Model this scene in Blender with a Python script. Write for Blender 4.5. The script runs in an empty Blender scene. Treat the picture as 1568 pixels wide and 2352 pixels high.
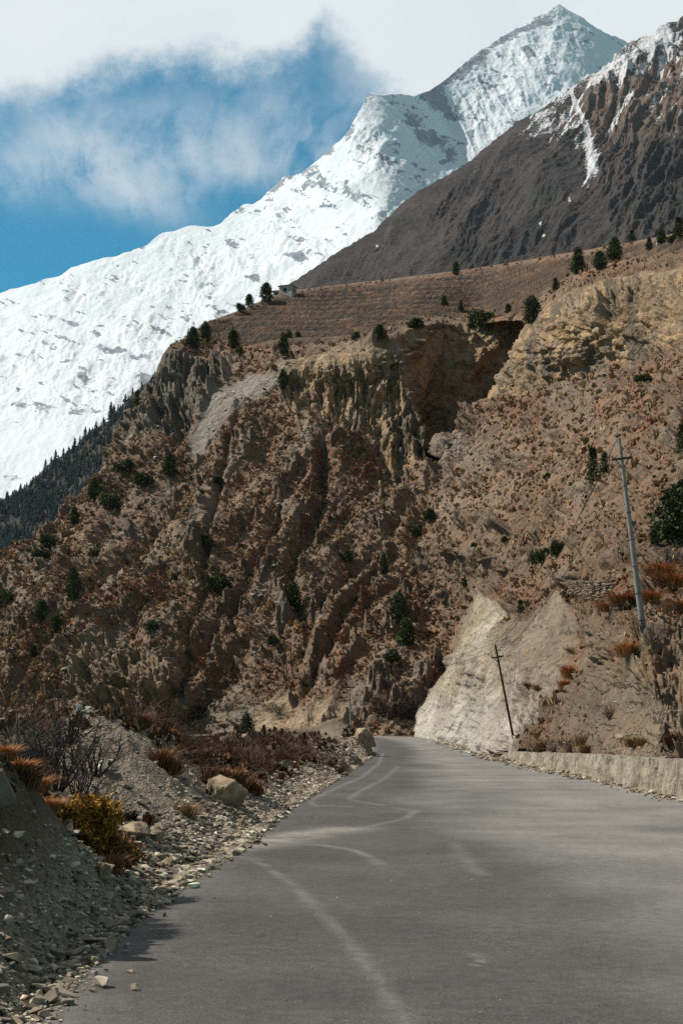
import bpy, bmesh, math, random
import numpy as np
from mathutils import Vector

# ------------------------------------------------------------------ camera, sky, sun, exposure
SC = bpy.context.scene
COL = SC.collection
PITCH = math.radians(8.43)
CAM_Z = 1.7
F = 3267.0                       # 50 mm lens on a 36 mm tall frame, in units of a 1568 x 2352 picture
cam_d = bpy.data.cameras.new('camera')
cam_d.sensor_fit = 'VERTICAL'; cam_d.sensor_height = 36.0; cam_d.lens = 50.0
cam_d.clip_start = 0.1; cam_d.clip_end = 60000
cam = bpy.data.objects.new('camera', cam_d); COL.objects.link(cam)
cam.location = (0, 0, CAM_Z); cam.rotation_euler = (math.radians(90) + PITCH, 0, 0)
SC.camera = cam

SUN_AZ, SUN_EL = math.radians(-82), math.radians(48)      # azimuth from +Y, to the left
L = Vector((math.sin(SUN_AZ) * math.cos(SUN_EL), math.cos(SUN_AZ) * math.cos(SUN_EL), math.sin(SUN_EL)))
sun_d = bpy.data.lights.new('sun', 'SUN'); sun_d.energy = 4.6; sun_d.angle = math.radians(0.5)
sun_d.color = (1.0, 0.93, 0.83)
sun = bpy.data.objects.new('sun', sun_d); COL.objects.link(sun)
sun.rotation_euler = L.to_track_quat('Z', 'Y').to_euler()

SC.view_settings.view_transform = 'Standard'; SC.view_settings.look = 'None'
SC.view_settings.exposure = 0.32; SC.view_settings.gamma = 1.0
SC.render.engine = 'CYCLES'
SC.cycles.max_bounces = 4; SC.cycles.diffuse_bounces = 2; SC.cycles.glossy_bounces = 1
SC.cycles.transparent_max_bounces = 4; SC.cycles.volume_bounces = 0
SC.cycles.use_denoising = False


def tan_el(py):                                        # slope of the sight line at picture height py (centre column)
    return math.tan(PITCH + math.atan((1176 - py) / F))


def ray(px, py):                                       # direction with y = 1
    x = (np.asarray(px, float) - 784) / F; v = (1176 - np.asarray(py, float)) / F
    dy = math.cos(PITCH) - v * math.sin(PITCH); dz = math.sin(PITCH) + v * math.cos(PITCH)
    return x / dy, dz / dy


def at(px, py, Y):
    u, v = ray(px, py)
    return np.stack([u * Y, np.broadcast_to(Y, np.shape(u)) * 1.0, CAM_Z + v * Y], -1)


def flat(px, py, z=0.0):                               # where a sight line meets the level z
    u, v = ray(px, py)
    Y = (z - CAM_Z) / v
    return np.stack([u * Y, Y + 0 * u], -1)


# ---- node helpers
class NT:
    def __init__(s, tree):
        s.t = tree; s.n = tree.nodes; s.l = tree.links

    def new(s, typ, **kw):
        n = s.n.new(typ)
        for k, v in kw.items(): setattr(n, k, v)
        return n

    def put(s, sock, v):
        if v is None: return
        if hasattr(v, 'is_output') or isinstance(v, bpy.types.NodeSocket): s.l.new(v, sock)
        else:
            if isinstance(v, (tuple, list)) and len(v) == 3 and sock.type == 'RGBA': v = (*v, 1)
            sock.default_value = v

    def m(s, op, a, b=None, c=None, clamp=False):
        n = s.new('ShaderNodeMath', operation=op); n.use_clamp = clamp
        for i, v in enumerate((a, b, c)): s.put(n.inputs[i], v)
        return n.outputs[0]

    def mix(s, f, a, b, blend='MIX'):
        n = s.new('ShaderNodeMix', data_type='RGBA', blend_type=blend)
        s.put(n.inputs[0], f); s.put(n.inputs[6], a); s.put(n.inputs[7], b)
        return n.outputs[2]

    def noise(s, vec, scale, detail=4, rough=0.55, dist=0.0):
        n = s.new('ShaderNodeTexNoise'); s.put(n.inputs['Vector'], vec)
        n.inputs['Scale'].default_value = scale; n.inputs['Detail'].default_value = detail
        n.inputs['Roughness'].default_value = rough; n.inputs['Distortion'].default_value = dist
        return n.outputs[0]

    def smooth(s, v, lo, hi, a=0.0, b=1.0):
        n = s.new('ShaderNodeMapRange', interpolation_type='SMOOTHSTEP')
        s.put(n.inputs[0], v); s.put(n.inputs[1], lo); s.put(n.inputs[2], hi); s.put(n.inputs[3], a); s.put(n.inputs[4], b)
        return n.outputs[0]

    def comb(s, x, y, z=0.0):
        n = s.new('ShaderNodeCombineXYZ')
        for i, v in enumerate((x, y, z)): s.put(n.inputs[i], v)
        return n.outputs[0]


# ---- the sky: Nishita with drifting cloud, laid out by compass direction and height
world = bpy.data.worlds.new('World'); SC.world = world; world.use_nodes = True
w = NT(world.node_tree)
for n in list(w.n): w.n.remove(n)
sky = w.new('ShaderNodeTexSky', sky_type='NISHITA')
sky.sun_disc = False; sky.sun_elevation = SUN_EL; sky.sun_rotation = SUN_AZ
sky.altitude = 2600; sky.air_density = 1.0; sky.dust_density = 0.0; sky.ozone_density = 2.0
tc = w.new('ShaderNodeTexCoord'); sp = w.new('ShaderNodeSeparateXYZ'); w.l.new(tc.outputs['Generated'], sp.inputs[0])
yy = w.m('MAXIMUM', sp.outputs[1], 0.02)
U = w.m('DIVIDE', sp.outputs[0], yy); V = w.m('DIVIDE', sp.outputs[2], yy)
blue = w.mix(1.0, sky.outputs[0], (0.0, 0.93, 0.96), 'MULTIPLY')
uv = w.comb(U, V, 0.0)
wob = w.m('MULTIPLY', w.m('SUBTRACT', w.noise(uv, 13, 7, 0.6), 0.5), 0.055)
wob2 = w.m('MULTIPLY', w.m('SUBTRACT', w.noise(uv, 34, 8, 0.68), 0.5), 0.05)
fc = w.new('ShaderNodeFloatCurve'); cv = fc.mapping.curves[0]
edge = [(-300, 250), (0, 225), (110, 212), (190, 178), (300, 150), (430, 150), (560, 158), (640, 138), (690, 108), (720, 80), (742, 74),
        (775, 92), (825, 140), (880, 210), (950, 280), (1200, 420), (1700, 500)]
pts = []
for px, py in edge:
    u, v = ray(px, py); pts.append(((float(u) + 0.4) / 0.8, float(v)))
while len(cv.points) < len(pts): cv.points.new(0.5, 0.5)
for p, (a, b) in zip(cv.points, pts): p.location = (a, b); p.handle_type = 'AUTO'
fc.mapping.update()
w.put(fc.inputs['Value'], w.m('MULTIPLY_ADD', U, 1.25, 0.5))
above = w.m('ADD', w.m('SUBTRACT', V, fc.outputs[0]), w.m('ADD', wob, wob2))
dens = w.smooth(above, -0.022, 0.026)
# softer on the right of the gap
dens_r = w.m('MULTIPLY', w.smooth(above, -0.06, 0.05), w.smooth(U, -0.03, 0.05))
dens = w.m('MAXIMUM', dens, dens_r)
# streaks of falling ice fanning out from below
u0, v0 = [float(t) for t in ray(500, 1010)]
du = w.m('SUBTRACT', U, u0); dv = w.m('SUBTRACT', V, v0)
ang = w.m('ARCTAN2', du, dv); rad = w.m('POWER', w.m('ADD', w.m('MULTIPLY', du, du), w.m('MULTIPLY', dv, dv)), 0.5)
swirl = w.m('MULTIPLY', w.m('SUBTRACT', w.noise(uv, 9, 5, 0.6), 0.5), 0.45)
st = w.noise(w.comb(w.m('MULTIPLY', w.m('ADD', ang, swirl), 13.0), w.m('MULTIPLY', rad, 11.0)), 1.0, 4, 0.5)
puff = w.noise(uv, 19, 8, 0.62)


def blob(px, py, rx, ry, amp, rot=0.0):
    u, v = [float(t) for t in ray(px, py)]
    a = w.m('SUBTRACT', U, u); b = w.m('SUBTRACT', V, v)
    c, s_ = math.cos(rot), math.sin(rot)
    p = w.m('DIVIDE', w.m('ADD', w.m('MULTIPLY', a, c), w.m('MULTIPLY', b, s_)), rx / F)
    q = w.m('DIVIDE', w.m('SUBTRACT', w.m('MULTIPLY', b, c), w.m('MULTIPLY', a, s_)), ry / F)
    r = w.m('ADD', w.m('MULTIPLY', p, p), w.m('MULTIPLY', q, q))
    return w.m('MULTIPLY', w.m('EXPONENT', w.m('MULTIPLY', r, -1.0)), amp)


tot = None
for bl in [(320, 300, 330, 90, 0.45), (310, 430, 130, 62, 0.85, -0.35), (200, 360, 110, 60, 0.45, -0.4), (40, 400, 90, 62, 0.5), (500, 360, 150, 70, 0.55), (590, 390, 90, 45, 0.4),
           (160, 380, 120, 90, 0.3), (730, 330, 120, 110, 0.30), (860, 160, 120, 90, 0.3), (640, 230, 90, 60, 0.25)]:
    t = blob(*bl); tot = t if tot is None else w.m('ADD', tot, t)
stv = w.m('MULTIPLY', tot, w.m('ADD', w.m('MULTIPLY', w.smooth(st, 0.30, 0.72), 0.55), w.m('MULTIPLY', w.smooth(puff, 0.32, 0.68), 0.75)))
stv = w.m('MULTIPLY', w.m('SUBTRACT', 1.0, w.m('EXPONENT', w.m('MULTIPLY', stv, -1.9))), 0.72)
dens = w.m('SUBTRACT', 1.0, w.m('MULTIPLY', w.m('SUBTRACT', 1.0, dens), w.m('SUBTRACT', 1.0, stv)), clamp=True)
front = w.smooth(sp.outputs[1], 0.25, 0.6)
# elsewhere in the dome: unseen broken cloud, added and dimmed to keep the fill light neutral
other = w.smooth(w.noise(tc.outputs['Generated'], 2.2, 6, 0.6), 0.35, 0.6, 0.25, 0.92)
dens = w.m('ADD', w.m('MULTIPLY', dens, front), w.m('MULTIPLY', w.m('MULTIPLY', other, w.m('SUBTRACT', 1.0, front)), w.smooth(sp.outputs[2], 0.05, 0.2)))
cl = w.mix(w.smooth(w.noise(uv, 7, 4), 0.3, 0.7), (6.2, 6.75, 6.95), (7.0, 7.35, 7.4))
cl = w.mix(front, (2.3, 2.2, 2.05), cl)
bg = w.new('ShaderNodeBackground'); w.put(bg.inputs[0], w.mix(dens, blue, cl)); bg.inputs[1].default_value = 0.1
wo = w.new('ShaderNodeOutputWorld'); w.l.new(bg.outputs[0], wo.inputs[0])

# ------------------------------------------------------------------ numbers: noise, splines, polygons
RNG = np.random.default_rng(7); random.seed(7)
_perm = np.random.default_rng(3).permutation(256).astype(np.int64); _perm = np.concatenate([_perm, _perm, _perm])
_g = np.random.default_rng(4).normal(size=(256, 3)); _g /= np.linalg.norm(_g, axis=1, keepdims=True)


def pnoise(p):
    shp = p.shape[:-1]; p = p.reshape(-1, 3)
    out = np.empty(len(p))
    for s in range(0, len(p), 100000):
        q = p[s:s + 100000]
        i = np.floor(q).astype(np.int64); f = q - i; i &= 255
        t = f * f * f * (f * (f * 6 - 15) + 10)
        acc = 0
        for dx in (0, 1):
            wx = t[:, 0] if dx else 1 - t[:, 0]
            for dy in (0, 1):
                wy = t[:, 1] if dy else 1 - t[:, 1]
                for dz in (0, 1):
                    wz = t[:, 2] if dz else 1 - t[:, 2]
                    g = _g[_perm[_perm[_perm[i[:, 0] + dx] + i[:, 1] + dy] + i[:, 2] + dz]]
                    acc = acc + wx * wy * wz * (g[:, 0] * (f[:, 0] - dx) + g[:, 1] * (f[:, 1] - dy) + g[:, 2] * (f[:, 2] - dz))
        out[s:s + 100000] = acc
    return (out * 1.6).reshape(shp)


def P3(x, y, z=0.0): return np.stack(np.broadcast_arrays(x, y, z), -1).astype(float)


def fbm(p, n=4, gain=0.5):
    a, s, tot = 1.0, 0, 0
    for k in range(n):
        s = s + a * pnoise(p * 2.03 ** k + k * 17.3); tot += a; a *= gain
    return s / tot * 1.4


def ridged(p, n=4, gain=0.5):
    a, s, tot = 1.0, 0, 0
    for k in range(n):
        s = s + a * (1 - np.abs(pnoise(p * 2.03 ** k + k * 11.7)) * 2.2); tot += a; a *= gain
    return s / tot


def sstep(x, lo, hi):
    t = np.clip((x - lo) / (hi - lo), 0, 1); return t * t * (3 - 2 * t)


class Spline2:                                         # thin plate spline through scattered points
    def __init__(s, pts, val, scale=1.0, reg=1e-4, lin=False):
        s.p = np.asarray(pts, float) / scale; s.sc = scale; s.lin = lin
        n = len(s.p); K = s.k(s.p, s.p) + reg * np.eye(n) * (-1 if lin else 1)
        A = np.zeros((n + 3, n + 3)); A[:n, :n] = K; A[:n, n] = 1; A[:n, n + 1:] = s.p; A[n:, :n] = A[:n, n:].T
        s.w = np.linalg.solve(A, np.concatenate([np.asarray(val, float), [0, 0, 0]]))

    def k(s, a, b):
        r = np.sqrt(((a[:, None, :] - b[None, :, :]) ** 2).sum(-1))
        return r if s.lin else np.where(r > 1e-9, r * r * np.log(np.maximum(r, 1e-9)), 0)

    def __call__(s, x, y):
        x, y = np.broadcast_arrays(x, y); q = np.stack([x, y], -1).reshape(-1, 2) / s.sc
        o = np.empty(len(q)); n = len(s.p)
        for i in range(0, len(q), 40000):
            b = q[i:i + 40000]; o[i:i + 40000] = s.k(b, s.p) @ s.w[:n] + s.w[n] + b @ s.w[n + 1:]
        return o.reshape(x.shape)


def seg_dist(x, y, poly, closed=False):                # distance to a polyline, and the signed side (+ = right of it)
    best = np.full(np.shape(x), 1e9); side = np.zeros(np.shape(x))
    pts = list(poly) + ([poly[0]] if closed else [])
    for (ax, ay), (bx, by) in zip(pts[:-1], pts[1:]):
        ex, ey = bx - ax, by - ay
        t = np.clip(((x - ax) * ex + (y - ay) * ey) / (ex * ex + ey * ey + 1e-12), 0, 1)
        d = np.hypot(x - ax - t * ex, y - ay - t * ey)
        c = ex * (y - ay) - ey * (x - ax)
        u = d < best - 1e-9
        best = np.where(u, d, best); side = np.where(u, np.sign(c), side)
    return best, side


def inside(x, y, poly, soft):                          # 1 inside a polygon, soft edge
    c = np.zeros(np.shape(x), bool); pts = list(poly); n = len(pts)
    for i in range(n):
        (ax, ay), (bx, by) = pts[i], pts[(i + 1) % n]
        if ay == by: continue
        hit = ((ay > y) != (by > y)) & (x < (bx - ax) * (y - ay) / (by - ay) + ax); c ^= hit
    d, _ = seg_dist(x, y, pts, True)
    return sstep(np.where(c, d, -d), -soft, soft)


def interp_curve(pts):
    a = np.array(pts, float); return lambda x: np.interp(x, a[:, 0], a[:, 1])


# ------------------------------------------------------------------ objects: helpers
def tag(o, label=None, cat=None, group=None, kind=None):
    if label: o['label'] = label
    if cat: o['category'] = cat
    if group: o['group'] = group
    if kind: o['kind'] = kind
    return o


def np_mesh(name, co, faces, mat, attrs=None, smooth=False):   # faces: (n,k) array
    me = bpy.data.meshes.new(name); k = faces.shape[1]
    me.vertices.add(len(co)); me.vertices.foreach_set('co', np.ascontiguousarray(co, np.float32).ravel())
    me.loops.add(faces.size); me.loops.foreach_set('vertex_index', np.ascontiguousarray(faces, np.int32).ravel())
    me.polygons.add(len(faces)); me.polygons.foreach_set('loop_start', np.arange(0, faces.size, k, dtype=np.int32))
    me.polygons.foreach_set('loop_total', np.full(len(faces), k, np.int32))
    me.polygons.foreach_set('use_smooth', np.full(len(faces), smooth, bool))
    for an, av in (attrs or {}).items():
        a = me.attributes.new(an, 'FLOAT_COLOR', 'POINT'); a.data.foreach_set('color', np.ascontiguousarray(av, np.float32).ravel())
    me.update(calc_edges=True); me.validate()
    if mat: me.materials.append(mat)
    return me


def link(name, me, parent=None, loc=None):
    o = bpy.data.objects.new(name, me); COL.objects.link(o)
    if parent: o.parent = parent
    if loc is not None: o.location = loc
    return o


def grid_faces(r, c):
    i = np.arange(r * c).reshape(r, c)
    return np.stack([i[:-1, :-1], i[1:, :-1], i[1:, 1:], i[:-1, 1:]], -1).reshape(-1, 4)


def grid_normals(P):
    a = np.gradient(P, axis=1); b = np.gradient(P, axis=0); n = np.cross(b, a)
    n /= np.linalg.norm(n, axis=-1, keepdims=True) + 1e-9
    return n


def thing(name, loc, label, cat, group=None, rz=0.0, s=1.0):
    o = bpy.data.objects.new(name, None); COL.objects.link(o); o.location = loc; o.rotation_euler = (0, 0, rz); o.scale = (s, s, s)
    o.empty_display_size = 0.2
    return tag(o, label, cat, group)


# ------------------------------------------------------------------ materials
def material(name):
    m = bpy.data.materials.new(name); m.use_nodes = True; t = NT(m.node_tree)
    b = t.n['Principled BSDF']; b.inputs['Specular IOR Level'].default_value = 0.15; b.inputs['Roughness'].default_value = 0.9
    return m, t, b


def coords(t): return t.new('ShaderNodeTexCoord').outputs['Object']


def attr(t, name):
    a = t.new('ShaderNodeAttribute', attribute_name=name); s = t.new('ShaderNodeSeparateColor'); t.l.new(a.outputs['Color'], s.inputs[0])
    return s.outputs[0], s.outputs[1], s.outputs[2], a.outputs['Alpha'], a.outputs['Color']


def bump(t, b, h, strength, dist):
    n = t.new('ShaderNodeBump'); n.inputs['Strength'].default_value = strength; n.inputs['Distance'].default_value = dist
    t.put(n.inputs['Height'], h); t.l.new(n.outputs[0], b.inputs['Normal'])


def simple(name, c1, c2, scale, rough=0.9, bmp=0.0, dist=0.02, detail=5, spec=0.15):
    m, t, b = material(name); co = coords(t); n = t.noise(co, scale, detail, 0.6)
    t.put(b.inputs['Base Color'], t.mix(t.smooth(n, 0.3, 0.7), c1, c2)); b.inputs['Roughness'].default_value = rough
    b.inputs['Specular IOR Level'].default_value = spec
    if bmp: bump(t, b, n, bmp, dist)
    return m


def by_colour(name, rough=0.9, var=0.35, scale=3.0, translucent=False):   # colour stored per plant or stone
    m, t, b = material(name); *_, c = attr(t, 'col')
    n = t.noise(coords(t), scale, 4, 0.6)
    v = t.smooth(n, 0.25, 0.75, 1 - var, 1 + var)
    t.put(b.inputs['Base Color'], t.mix(1.0, c, t.comb(v, v, v), 'MULTIPLY')); b.inputs['Roughness'].default_value = rough
    return m


M_soil, t, b = material('hill_soil')
co = coords(t)
n_big = t.noise(co, 0.035, 6, 0.6); n_mid = t.noise(co, 0.35, 8, 0.68); n_fine = t.noise(co, 1.6, 9, 0.75)
gr, rd, tn, sc_, _ = attr(t, 'mask'); ch, dk, st_, or_, _ = attr(t, 'mask2')
c = t.mix(t.smooth(n_mid, 0.3, 0.7), (0.120, 0.098, 0.077), (0.222, 0.180, 0.140))
c = t.mix(t.m('MULTIPLY', sc_, 0.9), c, t.mix(t.smooth(n_fine, 0.3, 0.7), (0.19, 0.168, 0.14), (0.33, 0.296, 0.245)))
c = t.mix(t.m('MULTIPLY', tn, 0.95), c, t.mix(t.smooth(n_mid, 0.35, 0.65), (0.26, 0.165, 0.085), (0.54, 0.37, 0.21)))
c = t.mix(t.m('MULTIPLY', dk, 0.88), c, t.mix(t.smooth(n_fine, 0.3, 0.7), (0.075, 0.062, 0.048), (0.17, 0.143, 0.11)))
wb_ = attr(t, 'mask3')[2]
c = t.mix(ch, c, t.mix(wb_, t.mix(t.smooth(n_mid, 0.3, 0.7), (0.31, 0.24, 0.16), (0.52, 0.42, 0.30)), t.mix(t.smooth(n_mid, 0.3, 0.7), (0.42, 0.37, 0.305), (0.60, 0.55, 0.475))))
c = t.mix(t.m('MULTIPLY', gr, t.smooth(n_fine, 0.36, 0.62)), c, t.mix(t.smooth(n_mid, 0.35, 0.65), (0.19, 0.090, 0.046), (0.30, 0.165, 0.085)))
c = t.mix(t.m('MULTIPLY', rd, t.smooth(n_fine, 0.35, 0.6)), c, t.mix(t.smooth(n_mid, 0.35, 0.65), (0.15, 0.054, 0.030), (0.27, 0.11, 0.055)))
c = t.mix(st_, c, t.mix(t.smooth(n_fine, 0.3, 0.7), (0.20, 0.115, 0.062), (0.31, 0.195, 0.112)))
c = t.mix(t.m('MULTIPLY', or_, t.smooth(n_fine, 0.4, 0.65)), c, (0.24, 0.09, 0.035))
ri_, te_, _, _, _ = attr(t, 'mask3')
c = t.mix(t.m('MULTIPLY', te_, 0.75), c, t.mix(t.smooth(n_mid, 0.35, 0.65), (0.090, 0.044, 0.025), (0.205, 0.108, 0.058)))
c = t.mix(t.m('MULTIPLY', st_, 0.8), c, (0.30, 0.20, 0.12))
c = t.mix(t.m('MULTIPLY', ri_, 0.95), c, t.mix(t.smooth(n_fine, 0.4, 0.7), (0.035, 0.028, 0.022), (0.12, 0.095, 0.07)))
vv = t.smooth(n_big, 0.3, 0.7, 0.8, 1.15); c = t.mix(1.0, c, t.comb(vv, vv, vv), 'MULTIPLY')
t.put(b.inputs['Base Color'], c)
def crack(sc):
    q_ = t.new('ShaderNodeTexVoronoi', distance='CHEBYCHEV'); q_.inputs['Scale'].default_value = sc
    wv = t.new('ShaderNodeVectorMath', operation='MULTIPLY_ADD'); nn = t.new('ShaderNodeTexNoise'); t.l.new(co, nn.inputs['Vector']); nn.inputs['Scale'].default_value = sc * 0.8; nn.inputs['Detail'].default_value = 4
    t.l.new(nn.outputs[1], wv.inputs[0]); wv.inputs[1].default_value = (1.1 / sc,) * 3; t.l.new(co, wv.inputs[2]); t.l.new(wv.outputs[0], q_.inputs['Vector']); return q_.outputs[0]


bump(t, b, t.m('ADD', t.m('ADD', n_fine, n_mid), t.m('ADD', t.m('MULTIPLY', crack(0.42), -2.6), t.m('MULTIPLY', crack(1.3), -1.1))), 0.9, 0.5)

M_ground, t, b = material('stony_ground')
co = coords(t)
n_mid = t.noise(co, 1.3, 7, 0.65); n_fine = t.noise(co, 22, 6, 0.7)
vo = t.new('ShaderNodeTexVoronoi'); t.put(vo.inputs['Vector'], co); vo.inputs['Scale'].default_value = 26
gr, rd, tn, sc_, _ = attr(t, 'mask')
c = t.mix(t.smooth(n_mid, 0.3, 0.7), (0.11, 0.084, 0.060), (0.19, 0.150, 0.108))
c = t.mix(sc_, c, t.mix(t.smooth(n_fine, 0.3, 0.7), (0.15, 0.125, 0.095), (0.30, 0.258, 0.20)))
c = t.mix(tn, c, t.mix(t.smooth(n_mid, 0.3, 0.7), (0.30, 0.25, 0.19), (0.44, 0.385, 0.30)))
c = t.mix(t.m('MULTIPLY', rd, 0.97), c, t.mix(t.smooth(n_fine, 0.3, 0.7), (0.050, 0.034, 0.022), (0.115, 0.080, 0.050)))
peb = t.mix(t.smooth(vo.outputs['Color'], 0.1, 0.9), (0.55, 0.55, 0.55), (1.35, 1.33, 1.28))
c = t.mix(t.m('MULTIPLY_ADD', rd, -0.45, 0.75), c, t.mix(1.0, c, peb, 'MULTIPLY'))
t.put(b.inputs['Base Color'], c)
bump(t, b, t.m('ADD', t.m('MULTIPLY', n_fine, 0.6), t.m('SUBTRACT', 1.0, vo.outputs[0])), 0.8, 0.05)

M_road, t, b = material('asphalt')
co = coords(t); dust, lite, dark, _, _ = attr(t, 'mask')
nb = t.noise(co, 0.45, 5, 0.6); nf = t.noise(co, 55, 5, 0.75); ns = t.noise(co, 130, 2, 0.6)
c = t.mix(t.smooth(nf, 0.32, 0.68), (0.048, 0.0455, 0.044), (0.116, 0.110, 0.105))
c = t.mix(t.m('MULTIPLY', lite, 0.78), c, t.mix(t.smooth(nf, 0.3, 0.7), (0.190, 0.182, 0.170), (0.318, 0.304, 0.284)))
vv = t.smooth(nb, 0.3, 0.7, 0.80, 1.18); c = t.mix(1.0, c, t.comb(vv, vv, vv), 'MULTIPLY')
nk = t.noise(co, 7.0, 7, 0.75); vv = t.smooth(nk, 0.3, 0.7, 0.82, 1.18); c = t.mix(1.0, c, t.comb(vv, vv, vv), 'MULTIPLY')
ngr = t.noise(co, 24.0, 3, 0.7); c = t.mix(t.smooth(ngr, 0.62, 0.72, 0, 0.5), c, (0.30, 0.275, 0.24))
dust = t.m('MULTIPLY', dust, t.smooth(nk, 0.25, 0.6, 0.45, 1.15))
c = t.mix(t.m('MULTIPLY', dust, 0.62), c, (0.37, 0.35, 0.315))
vc = t.new('ShaderNodeTexVoronoi', feature='DISTANCE_TO_EDGE'); vc.inputs['Scale'].default_value = 0.55
wv_ = t.new('ShaderNodeVectorMath', operation='ADD'); nv_ = t.new('ShaderNodeTexNoise'); t.l.new(co, nv_.inputs['Vector']); nv_.inputs['Scale'].default_value = 1.6; nv_.inputs['Detail'].default_value = 5
t.l.new(co, wv_.inputs[0]); t.l.new(nv_.outputs[1], wv_.inputs[1]); t.l.new(wv_.outputs[0], vc.inputs['Vector'])
crk = t.m('MULTIPLY', t.smooth(vc.outputs[0], 0.0, 0.008, 1.0, 0.0), t.smooth(nb, 0.5, 0.62, 0.0, 0.55))
c = t.mix(crk, c, (0.04, 0.038, 0.036))
c = t.mix(t.m('MULTIPLY', dark, 0.55), c, (0.045, 0.042, 0.04))
c = t.mix(t.smooth(ns, 0.70, 0.76, 0, 0.75), c, (0.42, 0.38, 0.32))
t.put(b.inputs['Base Color'], c); b.inputs['Roughness'].default_value = 0.85
bump(t, b, nf, 0.5, 0.012)

M_snow, t, b = material('snow_and_rock')
co = coords(t); rk, ice, _, _, _ = attr(t, 'mask')
nf = t.noise(co, 0.012, 8, 0.7); nm = t.noise(co, 0.003, 6, 0.6)
nst = t.noise(co, 0.03, 6, 0.75)
r2 = t.smooth(t.m('ADD', rk, t.m('MULTIPLY', t.m('SUBTRACT', nst, 0.5), 1.1)), 0.28, 0.46)
c = t.mix(ice, (0.63, 0.665, 0.705), (0.48, 0.59, 0.63))
c = t.mix(r2, c, t.mix(t.smooth(nf, 0.3, 0.7), (0.12, 0.135, 0.165), (0.30, 0.32, 0.36)))
t.put(b.inputs['Base Color'], c); b.inputs['Roughness'].default_value = 0.8
bump(t, b, t.m('ADD', nf, nm), 0.22, 30.0)

M_brown, t, b = material('bare_mountainside')
co = coords(t); sn, fo, ta, rk, _ = attr(t, 'mask')
nf = t.noise(co, 0.03, 8, 0.68); nm = t.noise(co, 0.006, 6, 0.6); ng = t.noise(co, 0.12, 5, 0.7)
c = t.mix(t.smooth(nm, 0.3, 0.7), (0.033, 0.030, 0.031), (0.064, 0.054, 0.051))
c = t.mix(t.smooth(ng, 0.45, 0.75, 0, 0.6), c, (0.095, 0.07, 0.055)); c = t.mix(t.smooth(nf, 0.55, 0.75, 0, 0.5), c, (0.10, 0.065, 0.048))
c = t.mix(ta, c, t.mix(t.smooth(nf, 0.3, 0.7), (0.11, 0.075, 0.056), (0.22, 0.158, 0.122)))
c = t.mix(t.m('MULTIPLY', fo, 0.9), c, t.mix(t.smooth(ng, 0.3, 0.7), (0.014, 0.019, 0.018), (0.035, 0.040, 0.034)))
c = t.mix(t.m('MULTIPLY', rk, 0.9), c, t.mix(t.smooth(nf, 0.35, 0.65), (0.022, 0.022, 0.024), (0.075, 0.066, 0.06)))
s2 = t.smooth(t.m('ADD', sn, t.m('MULTIPLY', t.m('SUBTRACT', ng, 0.5), 1.3)), 0.47, 0.66)
c = t.mix(t.m('MULTIPLY', s2, 0.92), c, (0.72, 0.72, 0.74))
t.put(b.inputs['Base Color'], c)
bump(t, b, t.m('ADD', nf, ng), 0.7, 9.0)

M_forestfloor = simple('forest_floor', (0.022, 0.025, 0.020), (0.065, 0.052, 0.042), 0.02, bmp=0.5, dist=3.0)
M_valley = simple('valley_floor', (0.12, 0.10, 0.08), (0.22, 0.19, 0.15), 0.05)
M_veg = by_colour('dry_tussocks', scale=1.5)
M_stone = by_colour('loose_stone', scale=9.0, var=0.3)
M_needle = by_colour('evergreen_foliage', var=0.3, scale=4.0)
M_bark = simple('bark', (0.05, 0.038, 0.028), (0.11, 0.085, 0.065), 9.0, bmp=0.4)
M_twig = by_colour('bare_twigs', var=0.25, scale=6.0)
M_rock = simple('tan_rock', (0.19, 0.14, 0.09), (0.42, 0.33, 0.225), 3.5, bmp=0.6, dist=0.05, detail=8)
M_rockgrey = simple('grey_rock', (0.13, 0.115, 0.10), (0.29, 0.26, 0.225), 5.0, bmp=0.6, dist=0.04, detail=8)
M_rockdark = simple('dark_rock', (0.10, 0.082, 0.065), (0.21, 0.175, 0.14), 5.0, bmp=0.7, dist=0.05, detail=8)
M_rockpale = simple('weathered_rock', (0.30, 0.25, 0.19), (0.50, 0.435, 0.35), 3.0, bmp=0.7, dist=0.06, detail=8)
M_rockwhite = simple('pale_rock', (0.46, 0.41, 0.35), (0.68, 0.63, 0.56), 4.0, bmp=0.5, dist=0.03, detail=8)
M_concrete = simple('pole_concrete', (0.19, 0.185, 0.172), (0.29, 0.282, 0.262), 5.0, bmp=0.15)
M_rust = simple('rusty_steel', (0.035, 0.022, 0.017), (0.075, 0.042, 0.03), 8.0, rough=0.75)
M_steel = simple('dark_steel', (0.03, 0.028, 0.028), (0.06, 0.055, 0.05), 8.0, rough=0.6)
M_porc = simple('insulator_glaze', (0.06, 0.04, 0.035), (0.12, 0.1, 0.09), 6.0, rough=0.3, spec=0.5)
M_plaster = simple('house_plaster', (0.30, 0.27, 0.23), (0.42, 0.385, 0.335), 0.9, bmp=0.2)
M_darkopen = simple('dark_opening', (0.012, 0.012, 0.012), (0.03, 0.028, 0.026), 3.0, rough=0.5)
M_roof = simple('roof_slab', (0.16, 0.14, 0.12), (0.27, 0.24, 0.21), 1.2, bmp=0.3)
M_white = simple('white_paint', (0.50, 0.48, 0.44), (0.72, 0.70, 0.66), 6.0, bmp=0.2)

# ------------------------------------------------------------------ far: snow mountain
def sheet(cols, sky_c, bot_c, rows, power=1.0):
    s = np.linspace(0, 1, rows)[:, None] ** power
    top = sky_c(cols)[None]; bot = bot_c(cols)[None]
    return np.broadcast_to(cols[None], (rows, len(cols))).copy(), top + (bot - top) * s


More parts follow.
